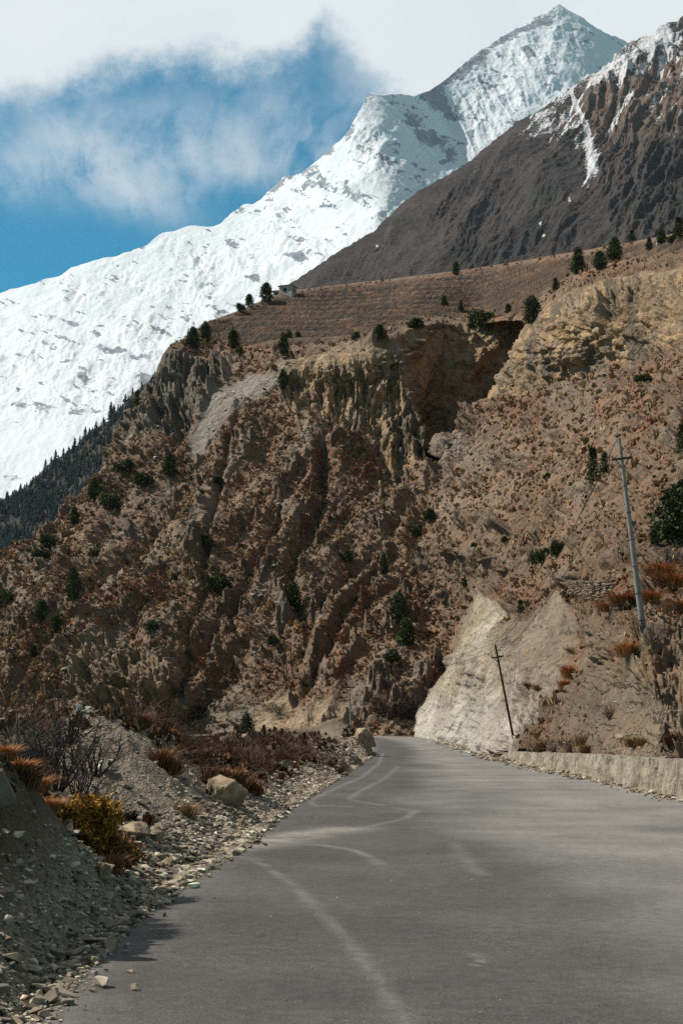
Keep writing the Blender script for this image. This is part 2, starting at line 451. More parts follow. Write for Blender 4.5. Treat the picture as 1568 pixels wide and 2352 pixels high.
def with_back(P, drop, back):                          # the far side of the crest, so a mountain has a back
    n = 5; extra = []
    for k in range(n, 0, -1):
        q = P[0].copy(); q[:, 1] += back * k / n; q[:, 0] *= 1 + back * k / n / np.maximum(P[0][:, 1], 1); q[:, 2] -= drop * (k / n) ** 1.2
        extra.append(q)
    return np.concatenate([np.array(extra), P], 0), n


def pad_back(a, n): return np.concatenate([np.repeat(a[:1], n, 0), a], 0)


def gsum(px, py, items):
    o = 0
    for (x, y, rx, ry, rot, amp) in items:
        c, s = math.cos(rot), math.sin(rot); a = px - x; bb = py - y
        o = o + amp * np.exp(-(((a * c + bb * s) / rx) ** 2 + ((bb * c - a * s) / ry) ** 2))
    return o


snow_sky = interp_curve([(-500, 800), (-150, 700), (0, 672), (25, 664), (60, 657), (85, 652), (110, 640), (140, 632), (165, 614), (200, 606), (240, 594), (270, 590),
                         (300, 580), (335, 562), (375, 535), (400, 531), (440, 518), (480, 519), (505, 514), (530, 488), (560, 467), (580, 468), (600, 455), (625, 430),
                         (650, 408), (672, 404), (690, 400), (720, 376), (750, 352), (780, 325), (800, 298), (820, 264), (838, 232), (852, 211), (880, 219), (920, 214), (950, 222),
                         (985, 209), (1010, 192), (1040, 168), (1070, 140), (1100, 117), (1150, 86), (1180, 68), (1200, 60), (1225, 38), (1255, 28), (1280, 12), (1300, 24), (1325, 34),
                         (1350, 50), (1390, 75), (1425, 88), (1480, 120), (1568, 190), (2000, 480)])
cols = np.linspace(-260, 1750, 900)
PX, PY = sheet(cols, snow_sky, interp_curve([(-500, 1330), (0, 1330), (700, 1100), (1750, 900)]), 560)
Ysp = Spline2([(-200, 720), (0, 672), (375, 535), (650, 408), (850, 212), (1000, 205), (1150, 86), (1280, 12), (1500, 130), (1750, 300),
               (0, 1000), (0, 1330), (-200, 1330), (300, 900), (300, 1250), (600, 700), (600, 1100), (900, 400), (900, 700), (1000, 330), (1200, 250), (1200, 500), (1500, 600), (1700, 900)],
              np.log([8600, 8300, 8500, 8700, 8300, 9300, 10600, 11000, 11600, 12000,
                      6000, 4300, 4300, 6200, 4700, 6900, 5400, 7300, 6300, 8600, 9300, 7900, 7500, 6000]), 500)
Yb = np.exp(Ysp(PX, PY))
Pm = at(PX, PY, Yb)
nr = grid_normals(Pm)
wq = P3(PX / 300, PY / 300, 5.0)
wx = fbm(wq, 3) * 26; wy = fbm(wq + 9.1, 3) * 26
# ribs run down and to the left on the long face, down and to the right below the peaks
dirx = sstep(PX - PY * 0.4, 560, 860)
rib0 = ridged(P3((PX + 0.55 * PY + wx) / 120, (PY - 0.5 * PX + wy) / 150, 41.0), 6, 0.6)
rib1 = 0.7 * rib0 + 0.3 * ridged(P3((PX + 0.55 * PY + wx) / 62 + 0.25 * fbm(P3(PX / 90, PY / 90, 3), 3), (PY + wy) / 300, 1.0), 5, 0.55)
rib2 = 0.6 * rib0 + 0.4 * ridged(P3((PX - 0.62 * PY + wx) / 62 + 0.25 * fbm(P3(PX / 90, PY / 90, 4), 3), (PY + wy) / 300, 2.0), 5, 0.55)
rib = rib1 * (1 - dirx) + rib2 * dirx
glac = inside(PX, PY, [(-260, 960), (60, 960), (190, 990), (330, 930), (420, 960), (420, 1330), (-260, 1330)], 60)
calm = inside(PX + wx * .5, PY + wy * .5, [(850, 225), (905, 260), (960, 330), (930, 335), (850, 300), (830, 260)], 15)
amp = Yb * 0.0085 * (1 - 0.45 * dirx) * (0.35 + 1.1 * sstep(fbm(P3(PX / 130, PY / 95, 31.0), 3), -0.3, 0.5)) * (1 - 0.82 * glac) * (1 - 0.5 * calm) * (0.55 + 0.45 * sstep(PX, 500, 800)) * sstep(PY - snow_sky(cols)[None], -5, 70) + Yb * 0.0015
Pm = Pm + nr * ((rib - 0.35) * amp)[..., None]
f2 = fbm(Pm / 260, 5, 0.6)
Pm = Pm + nr * (f2 * Yb * 0.0018 * (1 - 0.8 * glac))[..., None]
nd = grid_normals(Pm)
if nd[..., 1].mean() > 0: nd = -nd
rocks = [(960, 300, 75, 20, 0.75, 0.36), (1010, 345, 55, 22, 0.75, 0.34), (1200, 70, 30, 10, -0.35, 0.6), (1160, 95, 60, 12, -0.55, 0.4), (1090, 140, 60, 14, -0.6, 0.45), (1030, 185, 55, 14, -0.6, 0.5),
         (985, 225, 60, 12, 0.35, 0.4), (1010, 250, 70, 14, 0.6, 0.35), (1240, 45, 60, 14, 0.15, 0.4), (1210, 120, 30, 14, 0.9, 0.35), (1310, 95, 12, 16, 0.2, 0.45), (1130, 190, 80, 16, 0.45, 0.32),
         (840, 240, 10, 24, 0.4, 0.4), (800, 310, 18, 22, -0.9, 0.4), (760, 345, 40, 12, -0.7, 0.45), (700, 410, 60, 20, -0.5, 0.36), (740, 430, 50, 22, 0.3, 0.3), (630, 430, 40, 12, -0.6, 0.35),
         (640, 500, 45, 14, 0.6, 0.25), (560, 480, 40, 12, -0.5, 0.3), (540, 560, 40, 14, 0.5, 0.25), (880, 370, 60, 25, 0.5, 0.25), (960, 420, 40, 18, 0.6, 0.3),
         (290, 810, 70, 10, 0.25, 0.55), (240, 795, 40, 10, 0.3, 0.35), (330, 870, 55, 10, 0.15, 0.35), (420, 620, 40, 12, 0.4, 0.25), (370, 700, 60, 18, 0.3, 0.25), (340, 760, 70, 20, 0.25, 0.3),
         (150, 740, 60, 8, 0.25, 0.45), (90, 790, 60, 10, 0.3, 0.3), (60, 830, 50, 14, 0.3, 0.35), (80, 938, 50, 11, 0.1, 0.55), (150, 945, 50, 9, 0.0, 0.5), (40, 880, 50, 10, 0.25, 0.3),
         (200, 870, 50, 12, 0.2, 0.3), (250, 905, 40, 8, 0.1, 0.35), (40, 1090, 50, 12, 0.1, 0.45), (20, 1115, 40, 10, -0.2, 0.45), (690, 600, 25, 28, -0.4, 0.4), (640, 580, 30, 14, 0.3, 0.25), (450, 640, 18, 10, 0.2, 0.3),
         (480, 740, 60, 18, -0.5, 0.3), (430, 780, 40, 20, -0.6, 0.25), (560, 640, 50, 14, 0.3, 0.2), (1200, 330, 80, 20, 0.5, 0.2), (1150, 290, 60, 20, 0.5, 0.2), (700, 585, 30, 20, 0, 0.25)]
steep = nd[..., 0] * 0.9 + 0.1
nzr = fbm(P3(PX / 42, PY / 26, 3.3), 5, 0.62)
rk = gsum(PX + wx * 0.25, PY + wy * 0.25, rocks) * (0.75 + 0.9 * nzr) + sstep(nd[..., 0], 0.25, 0.8) * 0.14 + sstep(0.42 - nd[..., 2], 0.0, 0.35) * 0.25 + nzr * 0.22 - 0.06
fleck = fbm(P3((PX + 0.3 * PY) / 48, (PY - 0.3 * PX) / 14, 21.0), 5, 0.65)
rk = rk + 0.40 * sstep(fleck, 0.14, 0.40) * sstep(nzr, -0.25, 0.25)
rk = np.clip(rk * 1.55 * (1 - 0.75 * glac) * (1 - 0.7 * calm), 0, 1)
rk = np.maximum(rk, np.clip(gsum(PX, PY, [(80, 938, 50, 9, 0.1, 0.6), (150, 943, 50, 8, 0.0, 0.55), (40, 1095, 50, 9, 0.1, 0.5)]) * (0.7 + nzr), 0, 1))
ice = np.clip(gsum(PX, PY, [(885, 305, 32, 12, 0.15, 0.9)]), 0, 1)
msk = np.stack([rk, ice, 0 * rk, 0 * rk], -1)
Pm, nb_ = with_back(Pm, 1500, 2500); msk = pad_back(msk, nb_)
me = np_mesh('snow_mountain', Pm.reshape(-1, 3), grid_faces(*Pm.shape[:2]), M_snow, {'mask': msk.reshape(-1, 4)}, True)
tag(link('snow_mountain', me), kind='structure')

# ------------------------------------------------------------------ brown mountain
br_sky = interp_curve([(540, 740), (620, 690), (670, 648), (700, 630), (760, 588), (800, 566), (860, 528), (900, 492), (930, 462), (960, 440), (1000, 418), (1040, 394), (1080, 368), (1120, 335),
                       (1170, 292), (1205, 268), (1230, 258), (1260, 238), (1300, 208), (1330, 190), (1350, 172), (1375, 162), (1400, 142), (1420, 120), (1440, 100), (1470, 84), (1500, 76),
                       (1520, 58), (1545, 50), (1568, 36), (1640, 0), (1900, -120), (2700, -330)])
cols = np.concatenate([np.linspace(560, 1790, 694), np.linspace(1800, 2600, 120)])
PX, PY = sheet(cols, br_sky, interp_curve([(560, 800), (800, 760), (1300, 720), (1800, 660), (2700, 560)]), 430)
Ysp = Spline2([(560, 730), (670, 648), (860, 528), (1080, 368), (1300, 208), (1568, 36), (1800, -80), (2600, -305), (2600, 570), (700, 760), (1000, 740), (1300, 720), (1568, 690), (1800, 660),
               (1000, 560), (1250, 450), (1500, 350)],
              np.log([1750, 1900, 2250, 2750, 3250, 3900, 4300, 5200, 1300, 1450, 1400, 1350, 1300, 1300, 1800, 2150, 2500]), 500)
Yb = np.exp(Ysp(PX, PY)); Pm = at(PX, PY, Yb); nr = grid_normals(Pm)
wq = P3(PX / 220, PY / 220, 8.0); wx = fbm(wq, 3) * 45; wy = fbm(wq + 4.4, 3) * 45
rib = ridged(P3((PX * 0.9 + 0.75 * PY + wx) / 110, (PY - 0.6 * PX + wy) / 330, 6.0), 6, 0.58)
upper = sstep(PX - PY * 0.5, 1050, 1420)
Pm = Pm + nr * ((rib - 0.3) * Yb * (0.0095 + 0.012 * upper) * sstep(PY - br_sky(cols)[None], -4, 60))[..., None]
Pm = Pm + nr * (fbm(Pm / 60, 5, 0.6) * Yb * (0.0016 + 0.002 * upper))[..., None]
nd = grid_normals(Pm)
nz = fbm(P3((PX + PY * 0.8) / 22, (PY - PX * 0.4) / 60, 1.7), 5, 0.6)
gully, _ = seg_dist(PX + wx * .12, PY + wy * .12, [(1312, 215), (1325, 250), (1345, 295), (1352, 330), (1358, 395)])
gully2, _ = seg_dist(PX + wx * .12, PY, [(1450, 228), (1425, 255), (1400, 288)])
gw = 4 + 13 * sstep(PY, 240, 370)
below = PY - br_sky(cols)[None]
sn = 0.95 * np.exp(-(gully / gw) ** 2) * (0.85 + 0.3 * nz) + 0.75 * np.exp(-(gully2 / 7) ** 2)
sn = sn + sstep(PX, 1060, 1180) * (1 - sstep(PX, 1360, 1440)) * np.exp(-(below / 36) ** 2) * 0.24
sn = sn + gsum(PX, PY, [(1460, 120, 80, 45, -0.6, 0.55), (1530, 90, 50, 40, -0.6, 0.5), (1390, 180, 60, 40, -0.6, 0.5), (1290, 300, 55, 45, 0.7, 0.38), (1240, 300, 60, 30, -0.6, 0.36), (1355, 420, 32, 40, 0.2, 0.4), (1480, 240, 60, 40, -0.5, 0.16),
                        (1310, 470, 8, 30, 0.1, 0.35), (1150, 350, 60, 25, -0.6, 0.2), (1085, 395, 20, 45, 0.3, 0.3), (1060, 430, 14, 40, 0.3, 0.26), (1010, 500, 14, 30, 0.1, 0.2), (1540, 130, 60, 40, -0.5, 0.25)]) * (0.9 + 0.7 * nz)
sn = sn + sstep(PX - PY * 0.35, 1010, 1330) * (0.13 + 0.55 * sstep(nz, 0.0, 0.5) - 0.22 * sstep(PY, 180, 380)) * (0.65)
sn = sn + 0.42 * sstep(fbm(P3((PX + PY * .9) / 9, (PY - PX * .9) / 46, 5.5), 4, 0.6), 0.16, 0.42) * sstep(PX - PY * 0.4, 960, 1180) * (1 - sstep(PY, 260, 470))
sn = sn + 1.0 * gsum(PX + nz * 6, PY, [(1243, 515, 4, 9, 0.0, 0.8), (1249, 538, 6, 7, 0, 0.8), (866, 567, 4, 9, -0.2, 0.8), (1305, 465, 4, 14, 0.1, 0.5), (1540, 410, 6, 14, -0.3, 0.6)])
fo = gsum(PX + wx * .3, PY + wy * .3, [(1075, 590, 50, 25, 0, 0.9), (1180, 610, 60, 14, -0.1, 0.5), (1250, 470, 32, 60, 0.25, 0.9), (1215, 540, 25, 40, 0.2, 0.7), (1290, 400, 45, 30, 0.3, 0.7), (1530, 380, 50, 70, 0.2, 0.85),
                                       (1560, 480, 40, 60, 0, 0.7), (1480, 480, 25, 40, 0.2, 0.4), (1400, 540, 60, 12, 0, 0.4)]) * (0.8 + 0.6 * nz)
ta = np.clip(gsum(PX, PY, [(1500, 220, 120, 80, -0.55, 1.2), (1400, 240, 70, 55, -0.5, 1.0), (1560, 280, 60, 60, 0, 0.6), (1330, 290, 45, 40, 0, 0.4), (1255, 380, 70, 16, -0.6, 0.25), (895, 535, 9, 14, 0.6, 0.6), (1460, 360, 90, 30, -0.5, 0.3)]) * (0.9 + 0.6 * nz), 0, 1)
rkm = np.clip(gsum(PX, PY, [(1480, 140, 70, 50, -0.55, 0.9), (1540, 90, 40, 40, 0, 0.7), (1280, 280, 60, 30, -0.6, 0.5), (1390, 190, 40, 30, -0.6, 0.6), (1300, 330, 22, 40, 0.3, 0.6), (1410, 250, 14, 40, 0.6, 0.55)]) * (0.7 + 1.1 * nz), 0, 1)
msk = np.stack([np.clip(sn, 0, 1), np.clip(fo, 0, 1), ta, rkm], -1)
Pm, nb_ = with_back(Pm, 500, 900); msk = pad_back(msk, nb_)
me = np_mesh('brown_mountain', Pm.reshape(-1, 3), grid_faces(*Pm.shape[:2]), M_brown, {'mask': msk.reshape(-1, 4)}, True)
tag(link('brown_mountain', me), kind='structure')

# ------------------------------------------------------------------ forested ridge on the left
fr_sky = interp_curve([(-400, 1330), (-100, 1200), (0, 1150), (60, 1120), (110, 1068), (180, 1022), (220, 985), (250, 966), (300, 908), (350, 868), (400, 815), (470, 745), (600, 690)])
cols = np.linspace(-300, 480, 300)
PX, PY = sheet(cols, fr_sky, interp_curve([(-300, 1480), (480, 1330)]), 160)
Ysp = Spline2([(-300, 1290), (0, 1150), (250, 966), (470, 745), (-300, 1480), (200, 1400), (480, 1330)], np.log([1750, 1750, 1850, 2000, 1250, 1250, 1250]), 500)
Yb = np.exp(Ysp(PX, PY)); Pf = at(PX, PY, Yb); nr = grid_normals(Pf)
Pf = Pf + nr * ((ridged(P3((PX - 0.5 * PY) / 70, PY / 200, 3.0), 4) - 0.3) * 22 * sstep(PY - fr_sky(cols)[None], 0, 40))[..., None]
Pq, _ = with_back(Pf, 400, 500)
me = np_mesh('forested_ridge', Pq.reshape(-1, 3), grid_faces(*Pq.shape[:2]), M_forestfloor, None, True)
tag(link('forested_ridge', me), kind='structure')


def conifer_tris(rng, n=16, rad=0.2):                  # small spruce of drooping boughs, height 1
    tri = []
    for k in range(n):
        h = 0.06 + 0.9 * k / n; r = rad * (1 - h) ** 0.8 + 0.02; a0 = rng.uniform(0, 6.28)
        for j in range(4):
            a = a0 + j * 1.57 + rng.normal(0, 0.25); rr = r * rng.uniform(0.65, 1.15)
            d = np.array([math.cos(a), math.sin(a), 0]); s = np.array([-d[1], d[0], 0])
            tri.append([[0, 0, h + 0.09], d * rr + s * rr * 0.5 + [0, 0, h - 0.03], d * rr - s * rr * 0.5 + [0, 0, h - 0.03]])
    return np.array(tri)


def scatter_tris(temps, pos, size, rot, col, tilt=None):
    vs, cs = [], []
    k = len(temps); pick = RNG.integers(0, k, len(pos))
    for j in range(k):
        w_ = np.where(pick == j)[0]
        if not len(w_): continue
        T = temps[j].reshape(-1, 3); c, s = np.cos(rot[w_])[:, None], np.sin(rot[w_])[:, None]
        sz = size[w_]; sz = sz if sz.ndim == 2 else np.repeat(sz[:, None], 3, 1)
        x = T[None, :, 0] * sz[:, :1]; y = T[None, :, 1] * sz[:, 1:2]; z = np.broadcast_to(T[None, :, 2] * sz[:, 2:3], x.shape)
        q = np.stack([x * c - y * s, x * s + y * c, z], -1)
        if tilt is not None: q = q + tilt[w_][:, None, :] * q[..., 2:3]
        vs.append((q + pos[w_][:, None, :]).reshape(-1, 3)); cs.append(np.repeat(col[w_], T.shape[0], 0))
    v = np.concatenate(vs); cc = np.concatenate(cs)
    return v, np.arange(len(v)).reshape(-1, 3), np.concatenate([cc, np.ones((len(cc), 1))], 1)


ctemps = [conifer_tris(np.random.default_rng(i), 15, r) for i, r in enumerate((0.17, 0.2, 0.24, 0.2))]
rr = RNG.integers(4, 150, 9000); cc_ = RNG.integers(2, 298, 9000)
keep = (fbm(P3(cols[cc_] / 60, rr / 20.0, 2), 3) + RNG.normal(0, 0.25, 9000)) > -0.35
rr, cc_ = rr[keep], cc_[keep]
pos = Pf[rr, cc_] - [0, 0, 1.0]; n = len(pos); hgt = RNG.uniform(6, 13, n)
shade = RNG.uniform(0.7, 1.3, (n, 1))
v, f, c4 = scatter_tris(ctemps, pos, hgt, RNG.uniform(0, 6.28, n), np.array([[0.030, 0.052, 0.050]]) * shade)
tag(link('conifer_forest', np_mesh('conifer_forest', v, f, M_needle, {'col': c4})), kind='stuff')

# ------------------------------------------------------------------ road edges in plan
LEFT_P = [(-90, 2500), (62, 2352), (158, 2240), (262, 2130), (378, 2047), (488, 1975), (548, 1945), (600, 1893), (660, 1850), (745, 1800), (818, 1757), (850, 1735), (861, 1722), (858, 1712)]
RIGHT_P = [(1568, 1838), (1400, 1797), (1250, 1767), (1150, 1742), (1095, 1724), (1040, 1708), (985, 1697)]
le = np.array([flat(*p) for p in LEFT_P]); re_ = np.array([flat(*p) for p in RIGHT_P])
le = np.concatenate([[[-0.4, -6]], le, [[2.8, 120], [3.0, 135]]]); re_ = np.concatenate([[[9.6, -6], [9.2, 10], [8.5, 22]], re_])
xl = lambda y: np.interp(y, le[:, 1], le[:, 0])
xr = lambda y: np.interp(y, re_[:, 1], re_[:, 0])
bend = [((3.0, 135), (xr(135.), 135)), ((2.6, 150), (xr(150.), 151)), ((1.0, 164), (9.6, 172)), ((-3.0, 174), (4.5, 186)), ((-9.0, 180), (-4, 191.5)), ((-22, 184), (-20, 194)), ((-60, 190), (-58, 200)), ((-120, 215), (-117, 224))]
ys = np.concatenate([np.linspace(-6, 5, 14), np.exp(np.linspace(math.log(5.1), math.log(134), 520))])
RL = np.stack([xl(ys), ys], -1); RR = np.stack([xr(ys), ys], -1)
bl = np.array([q[0] for q in bend]); bR = np.array([q[1] for q in bend]); tt = np.linspace(0, len(bend) - 1, 140)
RL = np.concatenate([RL, np.stack([np.interp(tt, range(len(bend)), bl[:, k]) for k in (0, 1)], -1)])
RR = np.concatenate([RR, np.stack([np.interp(tt, range(len(bend)), bR[:, k]) for k in (0, 1)], -1)])
fr = np.linspace(0, 1, 170)[None, :, None]
RP = RL[:, None] * (1 - fr) + RR[:, None] * fr
rx, ry = RP[..., 0], RP[..., 1]
edge_n = fbm(P3(rx * 1.1, ry * 0.9, 0.5), 4) * 0.08
ff = np.broadcast_to(fr[..., 0], rx.shape)
rx = rx - edge_n * (1 - ff) ** 6 * np.minimum(1, ry / 8)
rz = 0.012 * fbm(P3(rx / 2.5, ry / 3.5, 0), 3) + 0.0
dust = 0 * rx
for pl, wd, a in [([(512, 1962), (560, 1968), (610, 1988), (660, 2022), (720, 2080), (790, 2150), (850, 2225), (915, 2320), (960, 2400)], 0.075, 0.42),
                  ([(545, 1948), (620, 1926), (720, 1912), (850, 1898), (930, 1880), (955, 1862), (900, 1855), (810, 1853), (720, 1851), (712, 1838), (760, 1815), (830, 1785), (868, 1755), (880, 1730)], 0.10, 0.5),
                  ([(880, 1850), (830, 1842), (800, 1835), (830, 1815), (880, 1790), (915, 1760)], 0.12, 0.45),
                  ([(545, 1950), (640, 1938), (740, 1940), (810, 1952), (850, 1970), (870, 1985)], 0.10, 0.6),
                  ([(535, 1952), (600, 1936), (700, 1916), (800, 1904)], 0.55, 1.15), ([(530, 1962), (600, 1975)], 0.16, 0.35),
                  ([(1045, 1935), (1060, 1965), (1085, 1990), (1105, 2010)], 0.12, 0.35)]:
    w3 = [tuple(flat(*p)) for p in pl]
    d, _ = seg_dist(rx, ry, w3); wv = wd * 0.8 * (1 + 0.5 * fbm(P3(rx * 0.6, ry * 0.4, 3), 3))
    dust = np.maximum(dust, a * 0.85 * np.exp(-(d / wv) ** 2) * (0.75 + 0.7 * fbm(P3(rx * 2, ry * 2, 1), 4)))
for px, py, r, a in [(1108, 2207, 0.035, 0.9), (1085, 2192, 0.03, 0.5), (1102, 2196, 0.03, 0.6), (1065, 2196, 0.02, 0.6), (1088, 2217, 0.02, 0.6), (1112, 2190, 0.018, 0.6), (1098, 2206, 0.02, 0.6)]:
    q = flat(px, py); dust = np.maximum(dust, a * np.exp(-(((rx - q[0]) / r) ** 2 + ((ry - q[1]) / (r * 1.6)) ** 2)))
# dusty shoulders and the well-worn right side
lite = sstep(ff + 0.13 * fbm(P3(rx * 0.35, ry * 0.12, 4), 4), 0.24, 0.52)
lite = lite * (0.78 + 0.35 * fbm(P3(rx * 0.5, ry * 0.15, 9), 4))
darkp = gsum(rx, ry, [(*flat(1530, 1905), 0.6, 1.1, 0.2, 0.8), (*flat(880, 1977), 0.16, 0.45, 0.3, 0.5), (*flat(1075, 1960), 0.22, 0.8, 0.1, 0.45), (*flat(960, 2060), 0.5, 1.0, 0.3, 0.30), (*flat(1360, 2135), 0.02, 0.05, 0, 1), (*flat(1374, 2140), 0.02, 0.03, 0, 1), (*flat(1310, 2145), 0.015, 0.03, 0, 1)])
lane, _ = seg_dist(rx, ry, [tuple(flat(*p)) for p in [(905, 1702), (930, 1720), (935, 1750), (925, 1800), (940, 1850)]])
darkp = darkp + 0.35 * np.exp(-(lane / 0.8) ** 2) * sstep(ry, 18, 30)
shoulder = np.exp(-((1 - ff) / 0.05) ** 2) * 0.5 + np.exp(-(ff / 0.03) ** 2) * 0.5 * (0.5 + 0.7 * fbm(P3(rx * 2, ry, 1), 3))
msk = np.stack([np.clip(np.maximum(dust, shoulder), 0, 1), np.clip(lite, 0, 1), np.clip(darkp, 0, 1), 0 * dust], -1)
me = np_mesh('road', np.stack([rx, ry, rz], -1).reshape(-1, 3), grid_faces(*rx.shape)[:, ::-1], M_road, {'mask': msk.reshape(-1, 4)}, True)
tag(link('road', me), kind='structure')

# ------------------------------------------------------------------ near ground and the bank on the left
G = [(0, 2352, 7.9), (0, 2200, 9.2), (0, 2050, 10.0), (0, 1900, 10.8), (0, 1752, 11.4), (-150, 1700, 11.2), (-150, 2000, 9.8), (-150, 2250, 8.6), (120, 2180, 10.6), (200, 2068, 11.9), (250, 2008, 13.1),
     (170, 1932, 12.6), (100, 1835, 12.4), (60, 1785, 12.3), (120, 2060, 11.3), (70, 1960, 11.2), (300, 1965, 16.0), (350, 1905, 18), (300, 1835, 20), (250, 1755, 22.5), (180, 1628, 26), (120, 1672, 25.4), (0, 1690, 24), (280, 1652, 26.5),
     (230, 1632, 26.4), (390, 1695, 28), (430, 1765, 26), (500, 1815, 25.5), (450, 1862, 22), (540, 1870, 23.8), (520, 1752, 33), (610, 1795, 33), (600, 1722, 42), (680, 1694, 52), (750, 1704, 58), (700, 1765, 44),
     (780, 1648, 76), (750, 1664, 79), (830, 1692, 73.5), (800, 1722, 71), (715, 1692, 75), (845, 1728, 73), (560, 1700, 47)]
gp = [at(px, py, Y) for px, py, Y in G]
gp += [np.array(q, float) for q in [(-3.6, 15.5, 0.55), (-5.5, 13, 1.2), (-6, 18, 0.6), (-9, 25, 1.2), (-7, 33, 0.6), (-12, 40, -0.4), (-15, 60, -1.6), (-14, 100, -2), (-4, 95, 0), (-2, 110, -0.1), (-8, 140, -0.3), (-30, 30, -1.5), (-40, 70, -4),
                                    (-9, 8, 0.4), (-8, 3, 0.1), (-4, 6, 0.0), (-3.2, 9.6, 0.35), (-30, 5, 0), (-60, 120, -5), (-30, 175, -0.3), (-10, 200, -0.3), (-70, 180, -0.5)]]
for y in (3, 8, 9.5, 11, 13, 15, 17, 20, 23, 27, 32, 38, 45, 55, 66, 74, 82, 95, 115, 135): gp.append(np.array([xl(y) - 0.15, y, 0.0]))
gp = np.array(gp)
lw = lambda x, y: (x / np.maximum(y, 2) * 8.0, np.log(np.maximum(y, 2)) * 4.0)
a_, b_ = lw(gp[:, 0], gp[:, 1]); GS = Spline2(np.stack([a_, b_], -1), gp[:, 2], 1.0, 3e-3, lin=True)


def road_side(x, y):                                   # >0 outside the road, metres
    d1 = xl(y) - x; d2 = x - xr(y)
    o = np.where(y < 135, np.maximum(d1, d2), 99.0)
    cen = [tuple((np.array(q[0]) + np.array(q[1])) / 2) for q in bend]
    d, _ = seg_dist(x, y, cen)
    return np.minimum(o, np.where(y > 130, d - 4.2, 99.0))


def ground_z(x, y, rough=True):
    a, b_ = lw(x, y); z = GS(a, b_)
    d = road_side(x, y); leftd = np.maximum(xl(y) - x, 0)
    if rough:
        k = sstep(d, 0.0, 1.4) * np.clip((y - 4) / 16, 0.15, 2.0)
        z = z + sstep(leftd, 0.6, 1.2) * (y > 8) * (y < 15) * (0.20 * (ridged(P3(y / 0.7, x / 2.0, 3), 4) - 0.4) + 0.10 * fbm(P3(x / 0.35, y / 0.35, 6), 4))
        z = z + k * (0.16 * fbm(P3(x / 1.4, y / 1.4, 2), 4) + 0.07 * (ridged(P3(x / 0.5, y / 0.7, 5), 3) - 0.3)) + sstep(d, 0, 0.4) * 0.03 * fbm(P3(x / 0.2, y / 0.2, 7), 3)
    rightside = sstep(x - xr(y), -0.3, 0.3) * (y < 150)
    z = z * (1 - rightside) - 0.05 * rightside
    k = sstep(d, -0.25, 0.25)
    return z * k - 0.06 * (1 - k)


tv = np.concatenate([np.linspace(-1.6, -0.32, 40), np.linspace(-0.31, 0.31, 520), np.linspace(0.32, 1.2, 24)])
yv = np.concatenate([[-8, -4, 0, 2, 3.5], np.exp(np.linspace(math.log(4.5), math.log(260), 620))])
gx = tv[None, :] * np.maximum(yv, 6)[:, None]; gy = np.broadcast_to(yv[:, None], gx.shape)
gz = ground_z(gx, gy)
PXg = 784 + gx / np.maximum(gy, 1) * F * math.cos(PITCH)
d = road_side(gx, gy)
scm = np.clip(np.exp(-(np.maximum(d, 0) / 0.8) ** 2) + inside(gx / gy * F + 784, gy, [(120, 19), (290, 15.5), (520, 15), (560, 23), (300, 26.8), (170, 27)], 1.5) * 0.85 + 0.4 * fbm(P3(gx / 1.5, gy / 1.5, 4), 3), 0, 1)
tnm = inside(gx / gy * F + 784, gy, [(690, 66), (870, 66), (880, 84), (700, 84)], 3) * sstep(gz, 0.1, 0.5)
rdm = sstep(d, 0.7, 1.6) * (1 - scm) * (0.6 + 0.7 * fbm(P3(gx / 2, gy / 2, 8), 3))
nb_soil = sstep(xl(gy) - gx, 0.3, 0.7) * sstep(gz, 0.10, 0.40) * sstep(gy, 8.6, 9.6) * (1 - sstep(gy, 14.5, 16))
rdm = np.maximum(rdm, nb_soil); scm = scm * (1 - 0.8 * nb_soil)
msk = np.clip(np.stack([0 * d, rdm, tnm, scm], -1), 0, 1)
me = np_mesh('ground', np.stack([gx, gy, gz], -1).reshape(-1, 3), grid_faces(*gx.shape)[:, ::-1], M_ground, {'mask': msk.reshape(-1, 4)}, True)
tag(link('ground', me), kind='structure')
me = np_mesh('valley_floor', np.array([[-20000, -20000, -40], [20000, -20000, -40], [20000, 20000, -40], [-20000, 20000, -40.]]), np.array([[0, 1, 2, 3]]), M_valley)
tag(link('valley_floor', me), kind='structure')

# ------------------------------------------------------------------ the hillside
hill_sky = interp_curve([(-700, 1500), (-60, 1290), (0, 1270), (60, 1247), (100, 1226), (150, 1170), (200, 1115), (240, 1070), (262, 1000), (290, 950), (330, 905), (350, 880), (368, 832), (400, 790), (440, 765),
                         (480, 737), (540, 716), (600, 691), (640, 676), (680, 666), (750, 657), (850, 646), (950, 634), (1050, 622), (1150, 606), (1280, 584), (1350, 573), (1430, 558), (1500, 545), (1568, 532), (1900, 470), (2600, 330)])
hill_bot = interp_curve([(-400, 1745), (0, 1740), (600, 1722), (850, 1706), (900, 1700), (960, 1698), (1000, 1706), (1080, 1722), (1150, 1738), (1200, 1742), (1250, 1748), (1400, 1762), (1568, 1784), (1900, 1850), (2600, 1960)])
HC = np.concatenate([np.linspace(-330, -24, 50), np.linspace(-20, 1590, 1020), np.linspace(1596, 1800, 34), np.linspace(1812, 2500, 90)])
PX, PY = sheet(HC, hill_sky, hill_bot, 620)
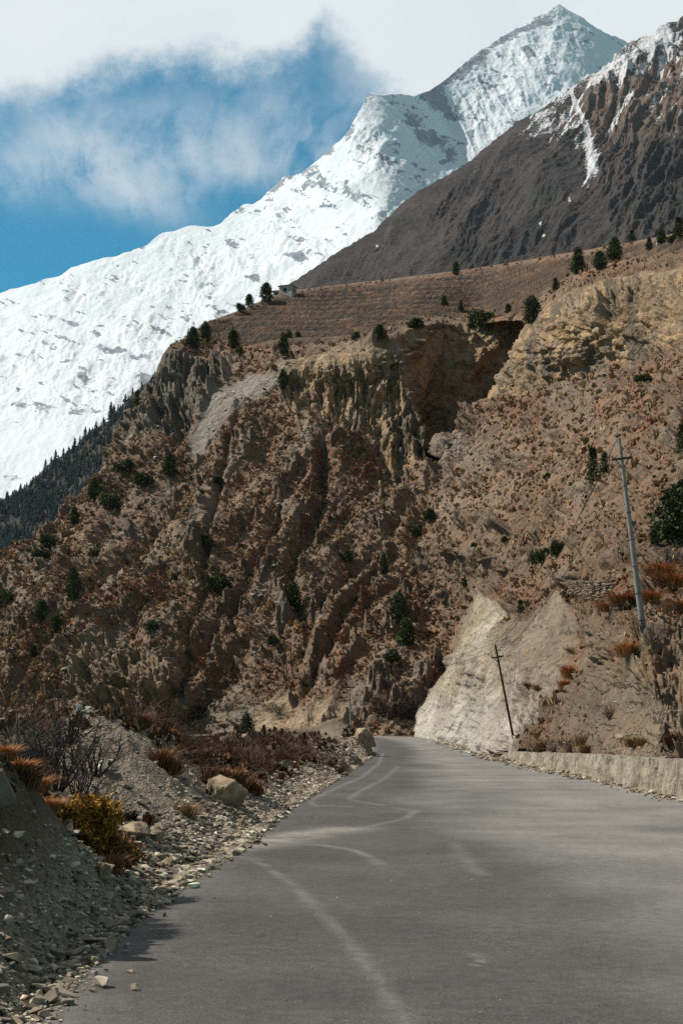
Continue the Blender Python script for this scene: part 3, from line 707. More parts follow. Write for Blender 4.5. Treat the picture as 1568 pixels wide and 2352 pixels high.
A = [(-300, 1400, 290), (0, 1270, 305), (100, 1226, 312), (240, 1070, 336), (290, 950, 346), (350, 880, 354), (400, 790, 378), (480, 737, 420), (640, 676, 495), (680, 666, 510), (850, 646, 540), (1050, 622, 525), (1280, 584, 440), (1430, 558, 345), (1568, 532, 285), (1800, 490, 250),
     (0, 1400, 282), (0, 1550, 264), (0, 1740, 246), (-300, 1740, 250), (200, 1300, 286), (200, 1500, 258), (200, 1735, 235), (400, 1000, 326), (400, 1200, 288), (400, 1400, 260), (400, 1600, 240), (400, 1730, 236), (500, 1695, 234), (560, 1690, 214),
     (600, 900, 330), (600, 1050, 304), (600, 1250, 272), (600, 1450, 246), (600, 1600, 220), (640, 1720, 193), (700, 1600, 210), (760, 1710, 188), (850, 1702, 190), (800, 1500, 232), (800, 1300, 263), (800, 1150, 288), (800, 1000, 307),
     (560, 830, 352), (640, 800, 346), (720, 800, 338), (800, 795, 334), (860, 785, 334), (900, 780, 338), (900, 850, 327), (800, 880, 322), (700, 880, 325), (500, 800, 380), (600, 740, 408), (900, 700, 430), (750, 720, 425), (1100, 745, 384), (1100, 690, 440), (1000, 750, 372),
     (1250, 690, 312), (1320, 640, 306), (1400, 622, 290), (1568, 592, 240), (1200, 800, 300), (1150, 920, 294), (1300, 880, 268), (1450, 850, 228), (1568, 800, 196), (1250, 640, 385), (1400, 590, 320),
     (1020, 1030, 298), (1200, 1000, 260), (1400, 1000, 190), (1000, 1150, 276), (1200, 1150, 222), (1400, 1150, 128), (1000, 1250, 256), (1200, 1250, 186), (1300, 1150, 180),
     (1568, 1784, 35.0), (1568, 1735, 36), (1568, 1550, 43), (1568, 1455, 48), (1568, 1300, 59), (1568, 1200, 72), (1568, 1100, 93), (1568, 1000, 122), (1568, 900, 162), (1800, 1800, 30), (1800, 1400, 45), (1800, 1000, 95), (1800, 700, 170), (2500, 1840, 17.5), (2500, 1940, 17.2), (2500, 1400, 29), (2500, 1000, 60), (2500, 700, 110), (2500, 350, 220), (2150, 1400, 38), (2150, 1000, 76), (2150, 700, 138), (2150, 430, 235), (2150, 1830, 23)]
A_only = [(900, 1690, 196), (950, 1600, 208), (1000, 1500, 224), (1000, 1690, 196), (1050, 1380, 238), (1100, 1300, 226), (1150, 1500, 205), (1180, 1300, 192)]
B_only = [(1400, 1762, 40.4), (1400, 1718, 41.5), (1400, 1600, 47), (1400, 1450, 57), (1400, 1300, 80), (1250, 1748, 54), (1150, 1735, 70), (1080, 1716, 104), (1000, 1700, 150), (955, 1692, 178), (1090, 1360, 182), (1020, 1540, 180),
          (1130, 1380, 140), (1100, 1550, 118), (1150, 1400, 128), (1200, 1400, 116), (1210, 1345, 130), (1290, 1345, 112), (1260, 1600, 80), (1250, 1690, 62), (1300, 1500, 82), (1330, 1400, 92), (1180, 1690, 72), (1180, 1300, 172), (1250, 1235, 168), (1150, 1600, 98)]
A_right = [p for p in A if p[0] > 1190 and p[1] > 820] + [(1100, 1200, 238)]
A = np.array(A + A_only, float); B = np.array(B_only + A_right, float)
SA = Spline2(A[:, :2], np.log(A[:, 2]), 500, 1e-5); SB = Spline2(B[:, :2], np.log(B[:, 2]), 500, 1e-5)
wq = P3(PX / 60, PY / 60, 1.0); ex = fbm(wq, 4, 0.6) * 9; ey = fbm(wq + 5.5, 4, 0.6) * 9
YA = np.exp(SA(PX, PY)); YB = np.exp(SB(PX, PY))
CUT = [(935, 1730), (952, 1690), (978, 1625), (1005, 1560), (1030, 1490), (1055, 1425), (1090, 1358), (1130, 1335), (1180, 1300), (1250, 1235), (1330, 1130), (1420, 1010), (1568, 820), (1900, 500)]
dcut, sd = seg_dist(PX + ex * 0.35, PY + ey * 0.35, CUT)
wB = sstep(dcut * sd, -3.5, 3.5) * (PX > 900)
fadeup = sstep(PY, 1060, 1240)                       # above that the two slopes are one
wB = wB * fadeup + (1 - fadeup) * 0
Y0 = np.exp(np.log(YA) * (1 - wB) + np.log(YB) * wB)
# the recess bitten into the cliff
REC = [(905, 775), (935, 752), (1000, 748), (1100, 742), (1192, 742), (1186, 790), (1155, 850), (1120, 925), (1075, 975), (1020, 1030), (1000, 1075), (985, 1040), (965, 960), (940, 900), (925, 840)]
rec_d = inside(PX + ex * 0.5, PY + ey * 0.3, REC, 5)
deep = sstep(PX + 0.05 * PY, 935, 1060)
Yrec = 350 + 34 * deep - (PY - 745) * 0.045
Y0 = Y0 + (np.maximum(Y0, Yrec) - Y0) * rec_d
# the flank falls away behind the left crest
below = PY - hill_sky(HC)[None]
P0 = at(PX, PY, Y0)
N0 = grid_normals(P0)
for ax in (0, 1):
    for _ in range(3):
        N0 = (np.roll(N0, 1, ax) + N0 + np.roll(N0, -1, ax)) / 3
N0 /= np.linalg.norm(N0, axis=-1, keepdims=True)
if (N0 * P0).sum(-1).mean() > 0: N0 = -N0
# region masks, edges frayed
qx, qy = PX + ex, PY + ey
lip = interp_curve([(-300, 0), (330, 0), (350, 860), (400, 800), (470, 790), (560, 818), (640, 812), (760, 800), (860, 788), (905, 772), (960, 748), (1190, 742), (1215, 735), (1250, 690), (1320, 645), (1400, 620), (1568, 592), (1800, 560)])
plateau = sstep(lip(HC)[None] - qy, -4, 6)
cliffL = inside(qx, qy, [(640, 830), (720, 808), (860, 795), (905, 790), (930, 860), (960, 940), (990, 1050), (900, 1090), (860, 1000), (800, 985), (700, 960), (640, 930)], 12)
cliffR = inside(qx, qy, [(1190, 760), (1250, 700), (1320, 655), (1400, 632), (1600, 605), (1600, 790), (1500, 820), (1440, 850), (1330, 880), (1230, 910), (1150, 925), (1110, 930), (1150, 850)], 12)
cliffX = inside(qx, qy, [(380, 830), (470, 840), (520, 860), (480, 930), (420, 980), (300, 1000), (260, 1040), (280, 960), (340, 900)], 12)
cliffW = inside(qx, qy, [(180, 1500), (260, 1470), (310, 1500), (420, 1560), (420, 1600), (300, 1620), (170, 1600)], 12)
cutT = inside(qx, qy, [(585, 1655), (605, 1600), (650, 1570), (690, 1600), (800, 1615), (800, 1690), (590, 1690)], 6)
chalk = inside(PX + ex * .5, PY + ey * .5, [(945, 1698), (980, 1625), (1030, 1490), (1060, 1415), (1092, 1362), (1128, 1372), (1140, 1420), (1165, 1460), (1192, 1530), (1225, 1585), (1240, 1640), (1205, 1672), (1170, 1720), (1150, 1750), (1080, 1745), (1000, 1720)], 9)
chalkB = inside(PX + ex, PY + ey, [(1150, 1450), (1200, 1415), (1245, 1380), (1290, 1350), (1322, 1395), (1314, 1480), (1290, 1575), (1278, 1590), (1240, 1545), (1190, 1510)], 12)
chalkC = inside(PX + ex, PY + ey, [(1140, 1440), (1200, 1420), (1300, 1352), (1320, 1400), (1300, 1560), (1275, 1640), (1225, 1685), (1165, 1725)], 14)
chalk = np.maximum(chalk, np.maximum(0.62 * chalkB, 0.68 * chalkC))
screeA = inside(qx, qy, [(470, 940), (520, 890), (600, 855), (660, 825), (700, 815), (650, 850), (620, 900), (520, 985), (480, 1000), (440, 1060), (430, 1000)], 9)
recess = inside(PX, PY, REC, 8)
strand = np.abs(PX + 0.85 * PY - 1560) < 18
vert = ridged(P3((PX + ex * 0.8) / 46, PY / 420, 0.4), 5, 0.6)
# erosion gullies down the fall line: to the lower left on the big slope
gq = P3((PX * 0.80 + PY * 0.60 + ex * 0.9) / 105, (PY * 0.8 - PX * 0.6 + ey * 2) / 560, 2.0)
gul = ridged(gq, 4, 0.42)
stony = sstep(PX, 1180, 1420) * sstep(PY, 1380, 1520) * (1 - chalk)
big = 1 - sstep(plateau + cliffL + cliffR, 0, 1)
near = np.clip(Y0 / 230, 0.10, 1.15)
crest = sstep(below, 0, 26)
disp = (gul - 0.35) * 2.7 * big * np.clip(Y0 / 230, 0.02, 1.1) ** 1.3 * (1 - 0.9 * chalk) * (1 - 0.75 * screeA) * crest
topf = sstep(PY - lip(HC)[None], 14, 70)
disp = disp + (vert - 0.35) * 1.9 * topf * np.clip(cliffL + 1.5 * cliffR + 0.8 * cliffX + 0.5 * cliffW + 0.35 * recess, 0, 1)
disp = disp + (fbm(P3((PX + ex * 2) / 260, (PY + ey * 2) / 260, 6.0), 3)) * 4.5 * near * crest * big * (1 - 0.8 * chalk)
vch = ridged(P3((PX + 0.36 * PY + ex * 0.8) / 34, PY / 500, 7.0), 3)
disp = disp + chalk * (vch - 0.4) * 1.0 - 2.2 * np.exp(-((PX + 0.30 * (PY - 1400) - 1126 + ex * .6) / 9) ** 2) * inside(PX, PY, [(1000, 1380), (1160, 1380), (1120, 1720), (1000, 1720)], 15)
cov0 = fbm(P3(PX / 80, PY / 55, 14.0), 4)
rav = 0 * PX
for pl, wd, dep in [([(1010, 1060), (940, 1150), (880, 1240), (800, 1330), (720, 1420), (690, 1480)], 13, 7), ([(745, 1040), (742, 1110), (725, 1180), (680, 1260), (660, 1350), (690, 1400)], 16, 7), ([(560, 950), (520, 1040), (500, 1150), (480, 1240), (470, 1330), (440, 1480), (420, 1600)], 7, 4),
                    ([(430, 870), (425, 930), (400, 1000), (330, 1080), (270, 1170), (190, 1330), (120, 1440)], 15, 6), ([(640, 1180), (600, 1260), (560, 1340), (500, 1440), (430, 1560)], 12, 5), ([(990, 1100), (960, 1180), (940, 1290), (860, 1400), (800, 1500)], 10, 5), ([(350, 1200), (280, 1310), (180, 1450), (40, 1600)], 13, 6), ([(900, 1240), (850, 1330), (760, 1480), (700, 1560)], 9, 4),
                    ([(1450, 870), (1390, 940), (1330, 1020), (1280, 1080)], 11, 5), ([(1290, 950), (1240, 1010), (1180, 1070)], 9, 4), ([(1140, 960), (1060, 1060), (1010, 1130)], 9, 4), ([(1560, 880), (1480, 980), (1400, 1080)], 9, 3), ([(1250, 1120), (1180, 1200), (1110, 1290), (1070, 1370)], 9, 3), ([(180, 1380), (100, 1520), (30, 1640)], 11, 5), ([(560, 1480), (490, 1580), (450, 1660)], 8, 4)]:
    d_, _ = seg_dist(PX + ex * 1.3, PY + ey * 1.3, pl); e0 = np.exp(-(d_ / wd) ** 2); rav = np.maximum(rav, e0)
    disp = disp + (-0.36 * dep * e0 + 0.10 * dep * np.exp(-((d_ - 2.2 * wd) / wd) ** 2)) * np.clip(Y0 / 250, .2, 1.2) * big
slab = sstep(fbm(P3((PX * .8 - PY * .6 + ex) / 70, (PY * .8 + PX * .6 + ey) / 42, 12.0), 4), 0.20, 0.46) * big * (1 - chalk)
slab = slab * (1 - screeA)
disp = disp + slab * 1.3 * np.clip(Y0 / 250, .1, 1.2) * sstep(PX, -400, 0)
for Lw in (14.0, 7.0, 3.5, 1.75, 0.9, 0.45):
    fade = sstep(Lw / Y0, 0.0035, 0.0070) * (1 - sstep(Lw / Y0, 0.10, 0.2))
    a = (0.016 if Lw > 3 else 0.105) * Lw * (1 - 0.72 * chalk) * (1 - 0.70 * screeA) * (1 - 0.72 * plateau) * (1 + (1.3 * topf if Lw < 2 else 0.5) * np.clip(cliffL + cliffR + cliffX + cliffW, 0, 1) + 0.35 * stony) * (1 - 0.5 * recess)
    nzL = (0.35 * fbm(P0 / Lw * [1, 1, 0.75] + Lw, 2) + 0.75 * (ridged((P0 + 0.25 * Lw * fbm(P0 / Lw * 0.7, 2)[..., None]) / Lw * [1, 1, 0.6] + Lw, 3, 0.6) - 0.45)) if Lw > 2 else (ridged(P0 / Lw + Lw, 2) - 0.45)
    disp = disp + fade * a * nzL
rock_pits = fbm(P0 / [3.2, 3.2, 4.5], 3)
disp = disp - np.clip(cliffL + cliffR, 0, 1) * topf * sstep(rock_pits, 0.25, 0.6) * 0.5
sz_ = P0[..., 2] + 0.16 * P0[..., 0] + 2.2 * fbm(P0 / 30.0, 3)
sq = sz_ / 2.7; fs = sq - np.floor(sq)
rocky = np.clip(slab + 0.5 * cliffX + 0.15 * cliffL + 0.15 * cliffR + 0.5 * cliffW + 0.5 * sstep(cov0, 0.22, 0.5), 0, 1) * (1 - chalk) * (1 - screeA) * (1 - plateau)
disp = disp + rocky * (sstep(fs, 0.0, 0.22) - fs) * 1.1 * np.clip(Y0 / 230, 0.15, 1.1)
_tab = np.random.default_rng(77).uniform(-1, 1, (512, 512))


def blocks(u, v):
    j = np.floor(v).astype(int); u = u + 0.5 * (j & 1) + 0.3 * _tab[j & 511, 5]; i = np.floor(u).astype(int); fu, fv = u - i, v - j
    c0 = _tab[i & 511, j & 511]; e_ = np.minimum(np.minimum(fu, 1 - fu) * 7, np.minimum(fv, 1 - fv) * 7)
    return c0 * np.clip(e_, 0, 1)


clf = np.clip(cliffL + cliffR + cliffX + 0.8 * cliffW, 0, 1) * topf + 0.5 * rocky * (1 - np.clip(cliffL + cliffR, 0, 1))
disp = disp + clf * np.clip(Y0 / 260, 0.2, 1.2) * (1.5 * blocks((PX + ex * 1.6) / 21, (PY + ey * 1.5) / 44) + 0.9 * blocks((PX + ex * 1.2) / 8.5 + 40, (PY + ey) / 15 + 90))
disp = disp + chalk * (0.35 * blocks((PX + 0.36 * PY + ex * 0.8) / 15, (PY + ey) / 90 + 33) + 0.15 * blocks((PX + 0.36 * PY + ex) / 6, (PY + ey * 1.2) / 11 + 71))
disp = disp + stony * 0.16 * blocks((PX + ex * 1.5) / 12, (PY + ey * 1.5) / 10 + 17) + stony * 0.12 * blocks((PX + PY * .5 + ex * 2) / 38, (PY - PX * .5 + ey * 2) / 30 + 57)
H = P0 + N0 * disp[..., None]
_wl = (H[..., 1] < 71) & (PX > 1120)
H[..., 0] = np.where(_wl, np.maximum(H[..., 0], xr(H[..., 1]) + 0.42 + 0.6 * np.clip(H[..., 2] - 0.85, 0, 1.3)), H[..., 0])
# terraces: level treads with low risers
step = 6.2 + 0 * PX
zz = H[..., 2] + 1.6 * fbm(P3(PX / 160, PY / 90, 2.2), 3) + 0.02 * PX * 0.35
q = zz / step; fq = q - np.floor(q)
terr = (np.floor(q) + sstep(fq, 0.55, 1.0)) * step - zz
inner = plateau * sstep(lip(HC)[None] - PY, 10, 40) * sstep(below, 2, 12)
H[..., 2] += terr * inner * 0.8
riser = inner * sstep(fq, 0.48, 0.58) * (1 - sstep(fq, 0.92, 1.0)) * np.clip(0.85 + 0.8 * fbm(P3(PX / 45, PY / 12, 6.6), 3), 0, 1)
# masks for the ground cover
cov = fbm(P3(PX / 110, PY / 110, 3.0), 4); cov2 = fbm(P3((PX + PY * .5) / 60, (PY - PX * .4) / 110, 5.0), 4)
bare = np.clip(cliffL + cliffR + cliffX + cliffW + chalk + screeA + recess + cutT, 0, 1)
grass = (1 - 0.6 * slab) * np.clip(0.62 + 0.55 * cov + 0.25 * sstep(PX, 900, 1300), 0, 1) * (1 - bare) * (1 - 0.9 * riser) * (1 - 0.7 * stony)
redp = gsum(qx, qy, [(290, 1410, 110, 32, -0.35, 0.95), (120, 1480, 80, 22, -0.5, 0.8), (560, 780, 120, 30, 0.15, 0.8), (420, 840, 60, 30, -0.4, 0.6), (830, 1090, 80, 35, -0.6, 0.6), (760, 1040, 70, 25, -0.6, 0.5), (600, 1150, 160, 60, -0.7, 0.4), (480, 1480, 60, 40, -0.7, 0.5),
                     (820, 1480, 130, 70, -0.6, 0.55), (980, 1440, 60, 60, -0.6, 0.5), (700, 1200, 150, 40, -0.6, 0.4), (1150, 960, 120, 30, -0.4, 0.45), (1200, 1370, 90, 20, 0.05, 0.8), (640, 1500, 60, 50, -0.6, 0.45), (500, 1560, 60, 30, -0.6, 0.5), (1450, 660, 140, 25, -0.1, 0.6)])
redp = np.clip(0.45 * inner * sstep(cov, -0.3, 0.3) + redp * (0.8 + 0.9 * cov2) + 0.35 * sstep(cov2, 0.15, 0.6), 0, 1) * (1 - bare) * (1 - 0.95 * riser)
orange = np.clip(gsum(qx, qy, [(1440, 1370, 50, 22, -0.4, 0.9), (1530, 1340, 50, 30, -0.3, 0.9), (1450, 1500, 40, 26, -0.8, 0.9), (1300, 1530, 14, 45, 0.35, 0.95), (1350, 1380, 40, 12, -0.2, 0.6), (1550, 1400, 40, 30, 0, 0.7), (1560, 1230, 60, 50, 0, 0.4)]) * (0.8 + 0.8 * cov2), 0, 1)
upper_streak = 0.5 + 0.5 * fbm(P3(PX / 30, PY / 130, 9.0), 4)
tan_m = np.clip(0.38 * stony * (0.8 + 0.8 * cov2) + (cliffL + cliffR) * (0.30 + 1.1 * (upper_streak - 0.35) + 0.5 * sstep(rock_pits, -0.1, 0.4)) + 0.75 * recess + cutT * 0.55 + cliffW * 0.6 + 0.13 * sstep(PX - 0.4 * PY, 650, 950) * (1 - plateau) * sstep(PY, 900, 1050) * (1 - chalk), 0, 1)
dark_m = np.clip(0.40 * slab * (1 - sstep(PX, 1150, 1300)) + 0.15 * rav + cliffX * (1 - screeA) * 0.55 + (cliffL * (0.45 + 0.5 * sstep(PX, 880, 930)) + cliffR * (1 - 0.7 * sstep(PX, 1470, 1530))) * sstep(fbm(P3(PX / 38, PY / 150, 4.0), 5), -0.05, 0.35) * 0.95 + sstep(cov2, 0.1, 0.6) * 0.15 * (1 - bare) + cliffW * 0.35  # dark rock, plus painted buttress and ravine shade; lit right cliff end spared
                 + gsum(qx, qy, [(330, 1080, 140, 70, -0.8, 0.5), (180, 1230, 140, 60, -0.8, 0.5), (980, 900, 30, 110, 0.1, 0.5), (740, 1140, 30, 50, 0.1, 0.5), (480, 1220, 60, 40, 0, 0.4), (670, 1360, 40, 50, 0, 0.4)]), 0, 1) * (1 - chalk)  # patches painting shade on the left flank, gullies and buttress side
scree_m = np.clip(0.6 * cutT + 0.6 * stony + screeA + 0.95 * sstep(fbm(P3((PX * .8 + PY * .6 + ex) / 46, (PY * .8 - PX * .6) / 300, 7.0), 4), 0.08, 0.36) * (1 - plateau) + 0.5 * inside(qx, qy, [(1100, 940), (1240, 920), (1330, 900), (1420, 880), (1300, 1050), (1100, 1200), (1000, 1180), (1040, 1040)], 30), 0, 1)
straw = inner * (1 - sstep(fq, 0.2, 0.45)) * np.clip(0.15 + 1.1 * fbm(P3(PX / 60, PY / 14, 8.1), 3), 0, 0.9)
grass = grass * (1 - 0.4 * inner)
tan_m = tan_m + 0
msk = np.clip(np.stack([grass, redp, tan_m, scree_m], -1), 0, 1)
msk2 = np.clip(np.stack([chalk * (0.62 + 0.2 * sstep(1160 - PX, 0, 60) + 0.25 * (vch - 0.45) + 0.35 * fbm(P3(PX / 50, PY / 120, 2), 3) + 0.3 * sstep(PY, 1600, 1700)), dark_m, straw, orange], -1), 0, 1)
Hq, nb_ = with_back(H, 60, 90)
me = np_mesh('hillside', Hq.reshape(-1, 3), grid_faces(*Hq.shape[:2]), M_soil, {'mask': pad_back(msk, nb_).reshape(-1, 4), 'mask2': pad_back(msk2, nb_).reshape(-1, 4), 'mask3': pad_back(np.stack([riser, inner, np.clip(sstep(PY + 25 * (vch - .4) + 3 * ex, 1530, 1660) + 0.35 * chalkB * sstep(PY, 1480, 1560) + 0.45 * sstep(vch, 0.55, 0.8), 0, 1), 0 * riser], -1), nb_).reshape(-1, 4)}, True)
tag(link('hillside', me), kind='structure')
# where the displaced hillside really appears, for setting things on it
_t = H[..., 1]; _x = H[..., 0] / _t; _z = (H[..., 2] - CAM_Z) / _t
_cf = math.cos(PITCH) + _z * math.sin(PITCH); HX = 784 + F * _x / _cf; HY = 1176 - F * (_z * math.cos(PITCH) - math.sin(PITCH)) / _cf


def on_hill(px, py):
    c0 = int(np.searchsorted(HC, px)); a, b_ = max(0, c0 - 40), min(len(HC), c0 + 40)
    d = (HX[:, a:b_] - px) ** 2 + (HY[:, a:b_] - py) ** 2
    i = np.unravel_index(np.argmin(d), d.shape)
    return H[i[0], i[1] + a].copy()


# ------------------------------------------------------------------ ground cover (nobody could count it)
def tuft_tris(rng, n=11, spread=0.55, up=0.75):        # a cushion of stiff blades
    tri = []
    for k in range(n):
        a = rng.uniform(0, 6.28); o = rng.uniform(0, 0.28); e = rng.uniform(0.15, 1.0)
        b = np.array([math.cos(a) * o, math.sin(a) * o, -0.05]); a2 = a + rng.normal(0, 0.4)
        tip = np.array([math.cos(a2) * spread * e, math.sin(a2) * spread * e, up * rng.uniform(0.55, 1.0) * (1.15 - 0.5 * e)])
        s = np.array([-math.sin(a2), math.cos(a2), 0]) * rng.uniform(0.14, 0.26)
        tri.append([b - s, b + s, tip + s * 0.5]); tri.append([b - s, tip + s * 0.5, tip - s * 0.5])
    return np.array(tri)


def hull_tris(rng, n=11, flat_=0.6):
    bm = bmesh.new()
    for _ in range(n):
        v = rng.normal(size=3); v /= np.linalg.norm(v); v *= rng.uniform(0.8, 1.0)
        bm.verts.new((v[0] * 0.5, v[1] * 0.5 * rng.uniform(0.7, 1), v[2] * 0.5 * flat_))
    r = bmesh.ops.convex_hull(bm, input=bm.verts)
    bmesh.ops.delete(bm, geom=list({g for g in r['geom_interior'] if isinstance(g, bmesh.types.BMVert)}), context='VERTS')
    bmesh.ops.triangulate(bm, faces=bm.faces)
    t_ = np.array([[list(v.co) for v in f.verts] for f in bm.faces]); bm.free(); return t_


TUFTS = [tuft_tris(np.random.default_rng(20 + i)) for i in range(6)]
STONES = [hull_tris(np.random.default_rng(50 + i), 9 + i % 4, 0.35 + 0.07 * (i % 5)) for i in range(12)]

Nn = 120000
ci = RNG.integers(52, 1068, Nn); ri = RNG.integers(2, 612, Nn)
pick = lambda a: a[ri, ci]
veg = pick(np.clip(0.30 + 0.75 * grass + 0.3 * redp + 0.5 * orange - 0.95 * bare - 0.45 * scree_m * (1 - grass) - 0.25 * inner - 0.45 * stony, 0, 1))
clump = 0.5 + 0.9 * fbm(P3(HX[ri, ci] / 26, HY[ri, ci] / 20, 1.5), 3)
keep = RNG.uniform(0, 1, Nn) < 0.62 * np.clip(veg * (0.40 + 0.7 * clump), 0, 1)
ri, ci = ri[keep], ci[keep]; n = len(ri)
pos = H[ri, ci]; Yp = Y0[ri, ci]
size = np.clip(Yp * 0.0021 * RNG.lognormal(0, 0.58, n), 0.08, 1.5) * np.where(inner[ri, ci] > 0.5, 0.6, 1.0)
pal = np.array([[0.27, 0.18, 0.10], [0.22, 0.13, 0.07], [0.20, 0.092, 0.048], [0.18, 0.135, 0.09], [0.08, 0.068, 0.04], [0.30, 0.22, 0.13]])
rsel = RNG.uniform(0, 1, n); red_here = redp[ri, ci]; or_here = orange[ri, ci]
idx = np.where(rsel < 0.30, 0, np.where(rsel < 0.52, 1, np.where(rsel < 0.62, 2, np.where(rsel < 0.80, 3, np.where(rsel < 0.90, 4, 5)))))
idx = np.where(RNG.uniform(0, 1, n) < red_here * 0.65, 2, idx)
colr = pal[idx] * RNG.uniform(1.0, 1.7, (n, 1))
colr = np.where((RNG.uniform(0, 1, n) < or_here * 0.8)[:, None], np.array([[0.26, 0.095, 0.036]]) * RNG.uniform(0.7, 1.25, (n, 1)), colr)
sz = np.stack([size, size, size * RNG.uniform(0.55, 1.0, n)], 1)
v, f, c4 = scatter_tris(TUFTS, pos, sz, RNG.uniform(0, 6.28, n), colr)
tag(link('dry_grass', np_mesh('dry_grass', v, f, M_veg, {'col': c4})), kind='stuff')

Nn = 42000
ci = RNG.integers(52, 1068, Nn); ri = RNG.integers(2, 612, Nn)
den = np.clip(0.25 + 0.5 * scree_m + 0.75 * stony - 0.55 * chalk - 0.3 * plateau, 0.02, 1)[ri, ci]
keep = RNG.uniform(0, 1, Nn) < den * (0.4 + 0.9 * fbm(P3(HX[ri, ci] / 30, HY[ri, ci] / 30, 9), 3)); ri, ci = ri[keep], ci[keep]; n = len(ri)
size = np.clip(Y0[ri, ci] * 0.0016 * RNG.lognormal(0, 0.6, n), 0.05, 2.2)
colr = np.array([[0.26, 0.225, 0.175]]) * RNG.uniform(0.55, 1.55, (n, 1)) * np.where(RNG.uniform(0, 1, (n, 1)) < 0.07, 1.6, 1)
v, f, c4 = scatter_tris(STONES, H[ri, ci], np.stack([size, size, size * RNG.uniform(.6, 1.1, n)], 1), RNG.uniform(0, 6.28, n), colr, RNG.normal(0, 0.25, (n, 3)) * [1, 1, 0])
tag(link('hillside_rubble', np_mesh('hillside_rubble', v, f, M_stone, {'col': c4})), kind='stuff')

# gravel beside the road
gpos, gs = [], []
Nn = 60000
yq = np.exp(RNG.uniform(math.log(6.8), math.log(85), Nn)); e = np.abs(RNG.normal(0, 1, Nn)) ** 1.25 * np.interp(yq, [6, 12, 16, 20, 40, 85], [0.75, 0.8, 0.6, 0.45, 0.4, 0.55]) - np.abs(RNG.normal(0, 0.10, Nn))
xq = xl(yq) - e
moundy = inside(xq / yq * F + 784, yq, [(120, 19), (290, 15.5), (520, 15), (560, 23), (300, 26.8), (170, 27)], 1.5)
soil = inside(xq, yq, [(-4.2, 10.2), (-2.6, 10.8), (-2.3, 12.6), (-2.6, 13.6), (-5, 13.6)], 0.35)
keep = RNG.uniform(0, 1, Nn) < np.clip(1.1 - e / 1.9, 0.05, 1) * (1 - 0.9 * soil) * np.where((yq > 9.3) & (yq < 14.5) & (e > 0.55), 0.12, 1.0); yq, xq, e = yq[keep], xq[keep], e[keep]
gpos.append(np.stack([xq, yq], 1)); gs.append(np.clip(yq * 0.0019 * RNG.lognormal(0, 0.80, len(yq)), 0.007, 0.20))
Nn = 5000                                              # over the open rubble of the mound
px_ = RNG.uniform(-20, 620, Nn); yq = np.exp(RNG.uniform(math.log(9), math.log(36), Nn)); u, _ = ray(px_, 1700); xq = u * yq
keep = (xq < xl(yq) - 0.2) & ((yq > 14.5) | (RNG.uniform(0, 1, Nn) < 0.12)) & (RNG.uniform(0, 1, Nn) < 0.3 + 0.7 * inside(px_, yq, [(120, 19), (290, 15.5), (520, 15), (560, 23), (300, 26.8), (170, 27)], 1.5)); yq, xq = yq[keep], xq[keep]
gpos.append(np.stack([xq, yq], 1)); gs.append(np.clip(yq * 0.0021 * RNG.lognormal(0, 0.65, len(yq)), 0.01, 0.25))
Nn = 9000                                              # foot of the retaining wall and of the chalky cut
yq = np.exp(RNG.uniform(math.log(20), math.log(130), Nn)); e = np.abs(RNG.normal(0, 0.28, Nn)) * np.clip(yq / 45, 0.6, 2)
keep = RNG.uniform(0, 1, Nn) < 0.25 + 0.75 * (fbm(P3(yq / 5, yq * 0, 2), 2) > 0.05); yq, e = yq[keep], e[keep]
gpos.append(np.stack([xr(yq) - e - 0.02, yq], 1)); gs.append(np.clip(yq * 0.0015 * RNG.lognormal(0, 0.6, len(yq)), 0.015, 0.3))
Nn = 1300                                              # strays on the tarmac
yq = np.exp(RNG.uniform(math.log(7), math.log(45), Nn)); tq = RNG.uniform(0, 1, Nn) ** 2.2; xq = xl(yq) + tq * 5.5
gpos.append(np.stack([xq, yq], 1)); gs.append(np.clip(yq * 0.0008 * RNG.lognormal(0, 0.4, Nn), 0.004, 0.03))
gpos = np.concatenate(gpos); gs = np.concatenate(gs)
z = np.where(road_side(gpos[:, 0], gpos[:, 1]) > 0.02, ground_z(gpos[:, 0], gpos[:, 1]), 0.0)
z = np.maximum(z, np.where(road_side(gpos[:, 0], gpos[:, 1]) < 0.1, 0.004, -99))
n = len(gpos)
colr = np.array([[0.265, 0.222, 0.168]]) * RNG.lognormal(0, 0.40, (n, 1)) * (1 + RNG.normal(0, 0.022, (n, 3)))
colr = np.where(RNG.uniform(0, 1, (n, 1)) < 0.08, colr * 1.7, colr); colr = np.clip(colr, 0.04, 0.62)
v, f, c4 = scatter_tris(STONES, np.column_stack([gpos, z + gs * 0.12]), np.stack([gs, gs, gs * RNG.uniform(0.7, 1.3, n)], 1), RNG.uniform(0, 6.28, n), colr, RNG.normal(0, 0.3, (n, 3)) * [1, 1, 0])
tag(link('gravel', np_mesh('gravel', v, f, M_stone, {'col': c4})), kind='stuff')

